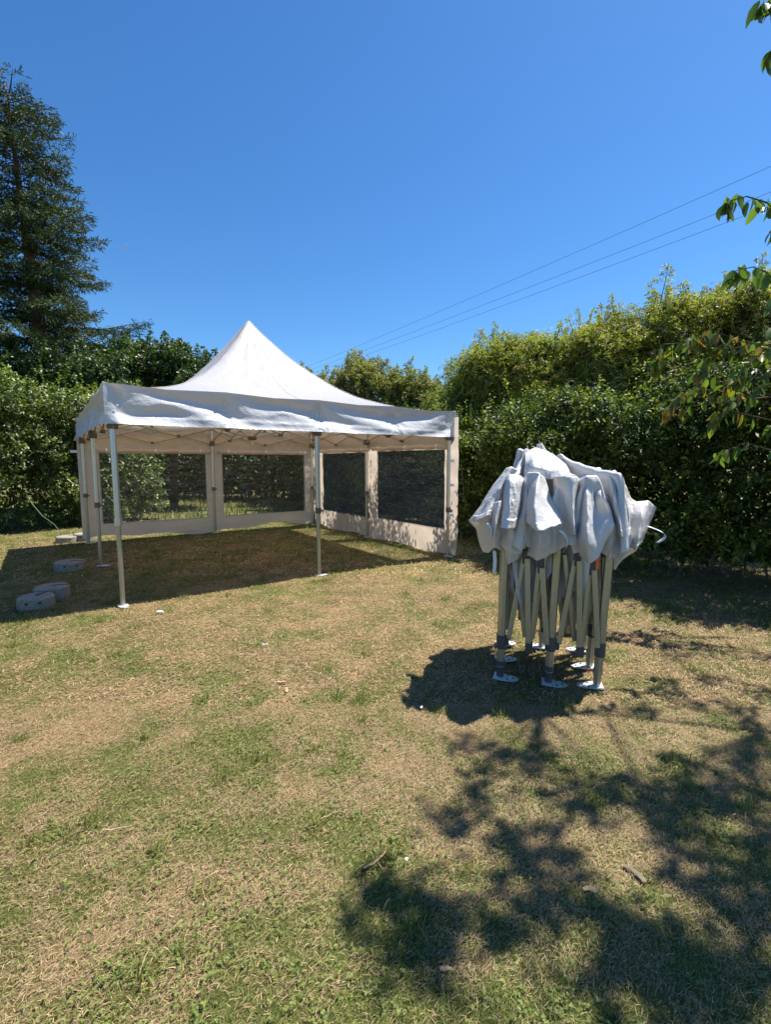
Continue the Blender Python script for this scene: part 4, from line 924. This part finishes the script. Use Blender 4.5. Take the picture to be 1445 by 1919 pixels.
    loft([[(960,300,3.40),(975,285,3.42),(1000,290,3.42)],[(975,420,3.36),(1000,430,3.38),(1020,420,3.36)],[(1000,560,3.30),(1025,560,3.34),(1045,560,3.32)],[(975,640,3.28),(1010,610,3.30),(1052,598,3.24)]], 1, .006, 6)
    loft([[(990,290,3.40),(1020,262,3.32),(1105,265,3.32),(1118,285,3.45)],[(1010,400,3.36),(1048,400,3.22),(1105,380,3.32),(1140,400,3.42)],[(1030,520,3.32),(1075,530,3.16),(1125,520,3.28),(1162,500,3.38)],[(1075,668,3.24),(1110,674,3.14),(1140,672,3.24),(1166,664,3.30)]], 1, .007, 7)
    loft([[(1110,350,3.52),(1165,436,3.50),(1230,432,3.48),(1285,426,3.46),(1337,472,3.56)],[(1120,500,3.45),(1180,520,3.42),(1240,520,3.36),(1270,530,3.40),(1302,560,3.52)],[(1130,640,3.40),(1170,660,3.36),(1215,660,3.30),(1240,655,3.36),(1262,650,3.48)],[(1135,740,3.36),(1165,752,3.33),(1200,766,3.28),(1212,740,3.33),(1228,720,3.42)]], 1, .006, 8)
    loft([[(1050,600,3.42),(1130,738,3.42),(1203,764,3.42)],[(1050,700,3.46),(1110,790,3.45),(1160,790,3.45)],[(1048,890,3.48),(1062,894,3.48),(1072,850,3.48)]], 1, .008, 9, False)
    loft([[(300,235,3.50),(325,205,3.43),(355,197,3.42),(400,220,3.44)],[(225,330,3.48),(255,320,3.40),(290,320,3.36),(315,310,3.42)],[(145,470,3.48),(180,450,3.36),(240,435,3.32),(300,420,3.40)],[(80,558,3.50),(110,575,3.36),(180,530,3.26),(275,520,3.36)]], 1, .007, 10)
    loft([[(85,565,3.52),(130,580,3.44),(190,555,3.36),(280,520,3.38)],[(115,620,3.54),(150,640,3.46),(200,620,3.36),(280,620,3.38)],[(140,700,3.55),(175,710,3.45),(235,690,3.35),(290,690,3.42)],[(165,770,3.55),(200,777,3.47),(245,745,3.38),(300,770,3.42)]], 1, .010, 11, False)
    loft([[(240,440,3.33),(270,430,3.28),(300,420,3.34)],[(225,560,3.30),(245,560,3.22),(290,560,3.34)],[(215,660,3.32),(240,680,3.24),(285,640,3.36)],[(235,730,3.36),(250,742,3.30),(272,700,3.38)]], 1, .006, 12)
    loft([[(452,140,3.95),(490,120,3.98),(540,100,3.98),(620,120,3.98),(700,190,3.95)],[(447,105,3.66),(480,76,3.70),(515,62,3.70),(600,88,3.72),(640,112,3.74)],[(445,160,3.56),(500,150,3.50),(560,150,3.48),(660,160,3.54),(728,185,3.64)],[(447,220,3.52),(510,200,3.44),(580,215,3.40),(680,220,3.46),(752,240,3.56)],[(440,290,3.48),(520,262,3.44),(600,285,3.40),(700,262,3.44),(800,262,3.5)]], 1, .010, 13, False)
    loft([[(800,240,3.80),(850,235,3.82),(930,222,3.84),(1030,236,3.82),(1090,260,3.80)],[(815,255,3.56),(850,238,3.54),(930,226,3.56),(1030,242,3.54),(1075,255,3.56)],[(815,310,3.46),(870,280,3.42),(940,268,3.42),(1010,272,3.44),(1112,270,3.48)]], 1, .010, 14, False)
    loft([[(500,600,3.38),(545,640,3.24),(620,595,3.28),(680,600,3.36)],[(475,700,3.38),(550,700,3.22),(630,690,3.26),(685,690,3.36)],[(455,795,3.40),(525,828,3.30),(610,800,3.30),(665,755,3.38)]], 1, .009, 15, False)
    loft([[(310,620,3.42),(350,640,3.35),(400,690,3.39)],[(308,720,3.42),(345,740,3.32),(435,755,3.36)],[(325,862,3.44),(352,850,3.38),(432,790,3.42)]], 1, .009, 16, False)
    for q, (x0, w_, zb_) in enumerate(((380, 60, 1080), (490, 55, 1130), (590, 60, 1040), (640, 70, 1160), (740, 60, 1120), (800, 55, 1180), (880, 70, 1190), (960, 60, 1120))):
        loft([[(x0 - w_, 740, 3.62), (x0 - w_ * .2, 760, 3.50), (x0 + w_, 750, 3.62)], [(x0 - w_ * .95, 860, 3.60), (x0 + w_ * .1, 870, 3.47), (x0 + w_ * .9, 860, 3.58)], [(x0 - w_ * .9, 970, 3.60), (x0 - w_ * .2, 990, 3.48), (x0 + w_ * .8, 960, 3.58)], [(x0 - w_ * .6, zb_ - 40, 3.58), (x0 + 10, zb_, 3.52), (x0 + w_ * .5, zb_ - 60, 3.58)]], 1, .012, 20 + q, False)
    bm = bmesh.new(); g0 = Vector(wp(367, 433, 3.262)); bmesh.ops.create_cone(bm, cap_ends=False, segments=14, radius1=.011, radius2=.008, depth=.004, matrix=Matrix.Translation(g0) @ Matrix.Rotation(math.pi / 2, 4, 'X')); obj_bm('eyelet', bm, M_ZINC, A_)
    # inner cloth hanging between the bars
    nI, mI = 60, 26
    for q in range(3):
        u = np.linspace(-1, 1, nI)[None] * np.ones((mI, 1)); t = np.linspace(0, 1, mI)[:, None] * np.ones((1, nI))
        lx = u * .80 + .10 * np.sin(u * 9 + t * 3 + q); ly = (-.72 + .6 * q) + .24 * np.sin(u * 7.5 + q * 2) * (.4 + t) + .1 * np.sin(t * 4 + u * 5)
        P = c1 + np.stack([lx, ly], -1) @ Mf.T
        Z = 1.30 - t * (.62 + .14 * np.sin(u * 6 + q * 1.7) + .10 * np.sin(u * 13 + q))
        mesh_np('inner_cloth', np.concatenate([P, Z[..., None]], -1).reshape(-1, 3), grid_faces(mI, nI), M_FOLD, root, smooth=True)
    # webbing ties
    def web(p, dirx, Ln, curl, ph):
        bm = bmesh.new(); prev = None; n = 10; p = Vector(p); side = Vector((math.cos(ph), math.sin(ph), 0)) * .013
        for k in range(n + 1):
            s = k / n; c = p + Vector((dirx[0] * s + curl * math.sin(s * 3.0) * .06, dirx[1] * s, -Ln * s)); sd = Matrix.Rotation(curl * s * 1.3, 4, 'Z') @ side
            v = (bm.verts.new(c - sd), bm.verts.new(c + sd))
            if prev: bm.faces.new((prev[0], prev[1], v[1], v[0]))
            prev = v
        ob = obj_bm('tie_strap', bm, M_WEB, root, True); md = ob.modifiers.new('t', 'SOLIDIFY'); md.thickness = .0015
    web(wp(242, 765, 3.42), (0, 0), .165, .1, 0); web(wp(685, 625, 3.18), (.02, 0), .15, .8, .2); web(wp(1003, 730, 3.16), (.01, 0), .09, .3, 1.2)
    web(wp(1282, 600, 3.45), (.06, 0), .12, 1.6, .3); web(wp(200, 580, 3.26), (0, 0), .12, .5, .4)
build_folded()

# ------------------------------------------------------------ concrete weights
def weight(x, y, slot_az, label, ra=.2, h=.135, holes=(-1.45, -.75)):
    root = empty('concrete_weight', (x, y, 0)); bm = bmesh.new(); nseg = 56; sa = .10
    def ringv(r, z, zslot=None):
        vs = []
        for k in range(nseg):
            t = 2 * math.pi * k / nseg; vs.append(bm.verts.new((r * math.cos(t), r * math.sin(t), z)))
        return vs
    prof = [(ra * .97, -.02), (ra, .01), (ra, h - .02), (ra - .012, h - .004), (ra - .03, h), (.045, h), (.028, h - .012), (.026, h - .10)]
    rs = [ringv(r, z) for r, z in prof]
    for r0, r1 in zip(rs, rs[1:]):
        for k in range(nseg): bm.faces.new((r0[k], r0[(k + 1) % nseg], r1[(k + 1) % nseg], r1[k]))
    bm.faces.new(rs[-1]); bm.faces.new(rs[0])
    obj_bm('body', bm, M_CONC, root, False)
    bm = bmesh.new(); dx, dy = math.cos(slot_az), math.sin(slot_az)
    bar(bm, (dx * .02, dy * .02, h + .0005), (dx * (ra - .005), dy * (ra - .005), h - .0005), .026, .006, (-dy, dx, 0)); obj_bm('slot', bm, M_DARK, root)
    for a in holes:
        bm = bmesh.new(); c = Vector((math.cos(a) * (ra - .0015), math.sin(a) * (ra - .0015), h * .62)); n = Vector((math.cos(a), math.sin(a), 0)); t = Vector((-n.y, n.x, 0))
        q = [c + t * .02, c + Vector((0, 0, .013)), c - t * .02, c - Vector((0, 0, .013))]; vs = [bm.verts.new(p + n * .004) for p in q] + [bm.verts.new(p - n * .02) for p in q]
        bm.faces.new(vs[:4]); [bm.faces.new((vs[k], vs[(k + 1) % 4], vs[4 + (k + 1) % 4], vs[4 + k])) for k in range(4)]; obj_bm('lifting_hole', bm, M_DARK, root)
    tag(root, label, 'concrete weight', 'round concrete weights left of the marquee')
weight(-3.87, 5.17, 1.5, 'front round concrete weight with two holes, nearest of the pair by the front left leg', ra=.175)
weight(-3.95, 5.54, .4, 'round concrete weight half hidden behind the front one, beside the front left leg', ra=.18, h=.15, holes=(-.9,))
weight(-4.72, 7.03, .1, 'single round concrete weight in the shade beside the middle left leg', holes=(-1.3, -.55))
weight(-6.42, 9.55, .2, 'left of the two far concrete weights near the back left leg', ra=.20, h=.12)
weight(-6.18, 9.75, .2, 'right of the two far concrete weights near the back left leg', ra=.21, h=.15)

# ------------------------------------------------------------ overhead wires
def wire(a, b, za, zb, lab):
    def at_z(px, py, z): return Vector(up_px(px, py, z))
    A = at_z(*a, za); B = at_z(*b, zb); d = (B - A); A2 = A - d * .35; B2 = B + d * .5
    pts = []
    for k in range(41):
        f = k / 40; p = A2.lerp(B2, f); g_ = -.35 + 1.85 * f; p.z -= .35 * 4 * (g_ + .35) * (1.5 - g_) / 3.4 - .35 * 4 * .35 * 1.5 / 3.4; pts.append(p)
    bm = bmesh.new(); tube(bm, pts, .0065, 5, False); tag(obj_bm('overhead_wire', bm, M_WIRE), lab, 'wire', 'overhead wires crossing the sky')
wire((1445, 312), (570, 688), 10.5, 9.0, 'uppermost of three thin wires crossing the blue sky')
wire((1445, 360), (575, 694), 9.7, 8.8, 'middle one of three thin wires crossing the blue sky')
wire((1445, 386), (585, 698), 9.2, 8.7, 'lowest of three thin wires crossing the blue sky')

# ------------------------------------------------------------ small things on the lawn
def chip(name, x, y, Ln, wd, th, az, mat, lab, cat, bend=.0, twig=False, z=.02, group=None):
    bm = bmesh.new(); n = 7; pts = []; 
    for k in range(n):
        s = k / (n - 1) - .5; pts.append((math.cos(az) * s * Ln - math.sin(az) * bend * (s * s) * 4, math.sin(az) * s * Ln + math.cos(az) * bend * (s * s) * 4, z + .004 * math.sin(k * 2.1)))
    r = [wd * (.55 + .45 * math.sin(math.pi * min(1, .15 + .9 * k / (n - 1)))) / 2 for k in range(n)]
    tube(bm, pts, r, 7)
    bmesh.ops.scale(bm, vec=(1, 1, th / wd), verts=bm.verts, space=Matrix.Translation((0, 0, -z)))
    if twig: tube(bm, [pts[3], (pts[3][0] + .03, pts[3][1] - .05, z)], [wd * .25, wd * .12], 5)
    o = obj_bm(name, bm, mat); o.location = (x, y, float(gz(x, y))); tag(o, lab, cat, group); return o
def at0(px, py): p = up_px(px, py); return p[0], p[1]
chip('stick', *at0(706, 1620), .12, .011, .008, .75, M_STICK, 'pale broken stick with a side twig lying near the bottom centre', 'stick', .01, True)
chip('wood_chip', *at0(836, 1824), .034, .017, .009, .05, M_STICK, 'short blunt pale wood piece in the shade at the bottom', 'wood chip')
chip('stick', *at0(824, 1845), .06, .008, .008, 1.75, M_BARK, 'thin dark twig standing beside the pale wood piece', 'stick')
chip('dry_leaf', *at0(1192, 1640), .085, .024, .003, 2.1, M_BARKG, 'large curled brown dry leaf between shadow patches', 'dry leaf', .012)
chip('dry_leaf', *at0(1105, 1672), .045, .024, .006, 2.9, M_STICK, 'small crumpled dry leaf left of the large curled one', 'dry leaf', .01)
chip('straw', *at0(218, 1562), .12, .006, .004, .25, M_STICK, 'long pale straw stem on the lawn at the lower left', 'straw', .004)
chip('stick', *at0(620, 1535), .10, .005, .004, .6, M_STICK, 'thin pale stem lying left of the broken stick', 'stick')
chip('wood_chip', *at0(537, 1300), .07, .022, .01, 1.8, M_STICK, 'small orange brown bark chip in the middle of the lawn', 'wood chip')
chip('wood_chip', *at0(528, 1285), .06, .025, .01, .2, M_STICK, 'flat bark chip just above another in the middle of the lawn', 'wood chip')
chip('paper_scrap', *at0(300, 1153), .06, .035, .03, .3, M_PAPER, 'crumpled white paper scrap right of the front left marquee leg', 'paper', z=.03)
chip('paper_scrap', *at0(497, 1217), .06, .010, .008, .1, M_PAPER, 'thin pale plastic strip on the lawn below the marquee', 'paper', z=.03)
chip('paper_scrap', *at0(790, 1336), .022, .014, .012, 1.0, M_PAPER, 'tiny white scrap at the left edge of the folded canopy shadow', 'paper', z=.03)
bm = bmesh.new(); p0 = Vector((-7.0, 9.7, 1.15))
tube(bm, [(-7.45, 9.9, .95), (-7.35, 9.9, .75), (-7.1, 9.85, .48), (-6.85, 9.8, .33), (-6.72, 9.8, .15), (-6.70, 9.8, -.02)], .008, 6)
tag(obj_bm('cord', bm, M_HOSE), 'thin greenish cord curving down to the grass in front of the left hedge', 'cord')
# thin bright scrap of cloud
bm = bmesh.new(); c = Vector(world_at(232, 464, 900))
bmesh.ops.create_icosphere(bm, subdivisions=3, radius=1, matrix=Matrix.Translation(c) @ Matrix.Rotation(-1.0, 4, 'Y') @ Matrix.Diagonal((7.5, 1.0, 1.0, 1)))
tag(obj_bm('cloud', bm, M_PAPER, None, True), 'tiny white streak of cloud in the sky right of the spruce', 'cloud')
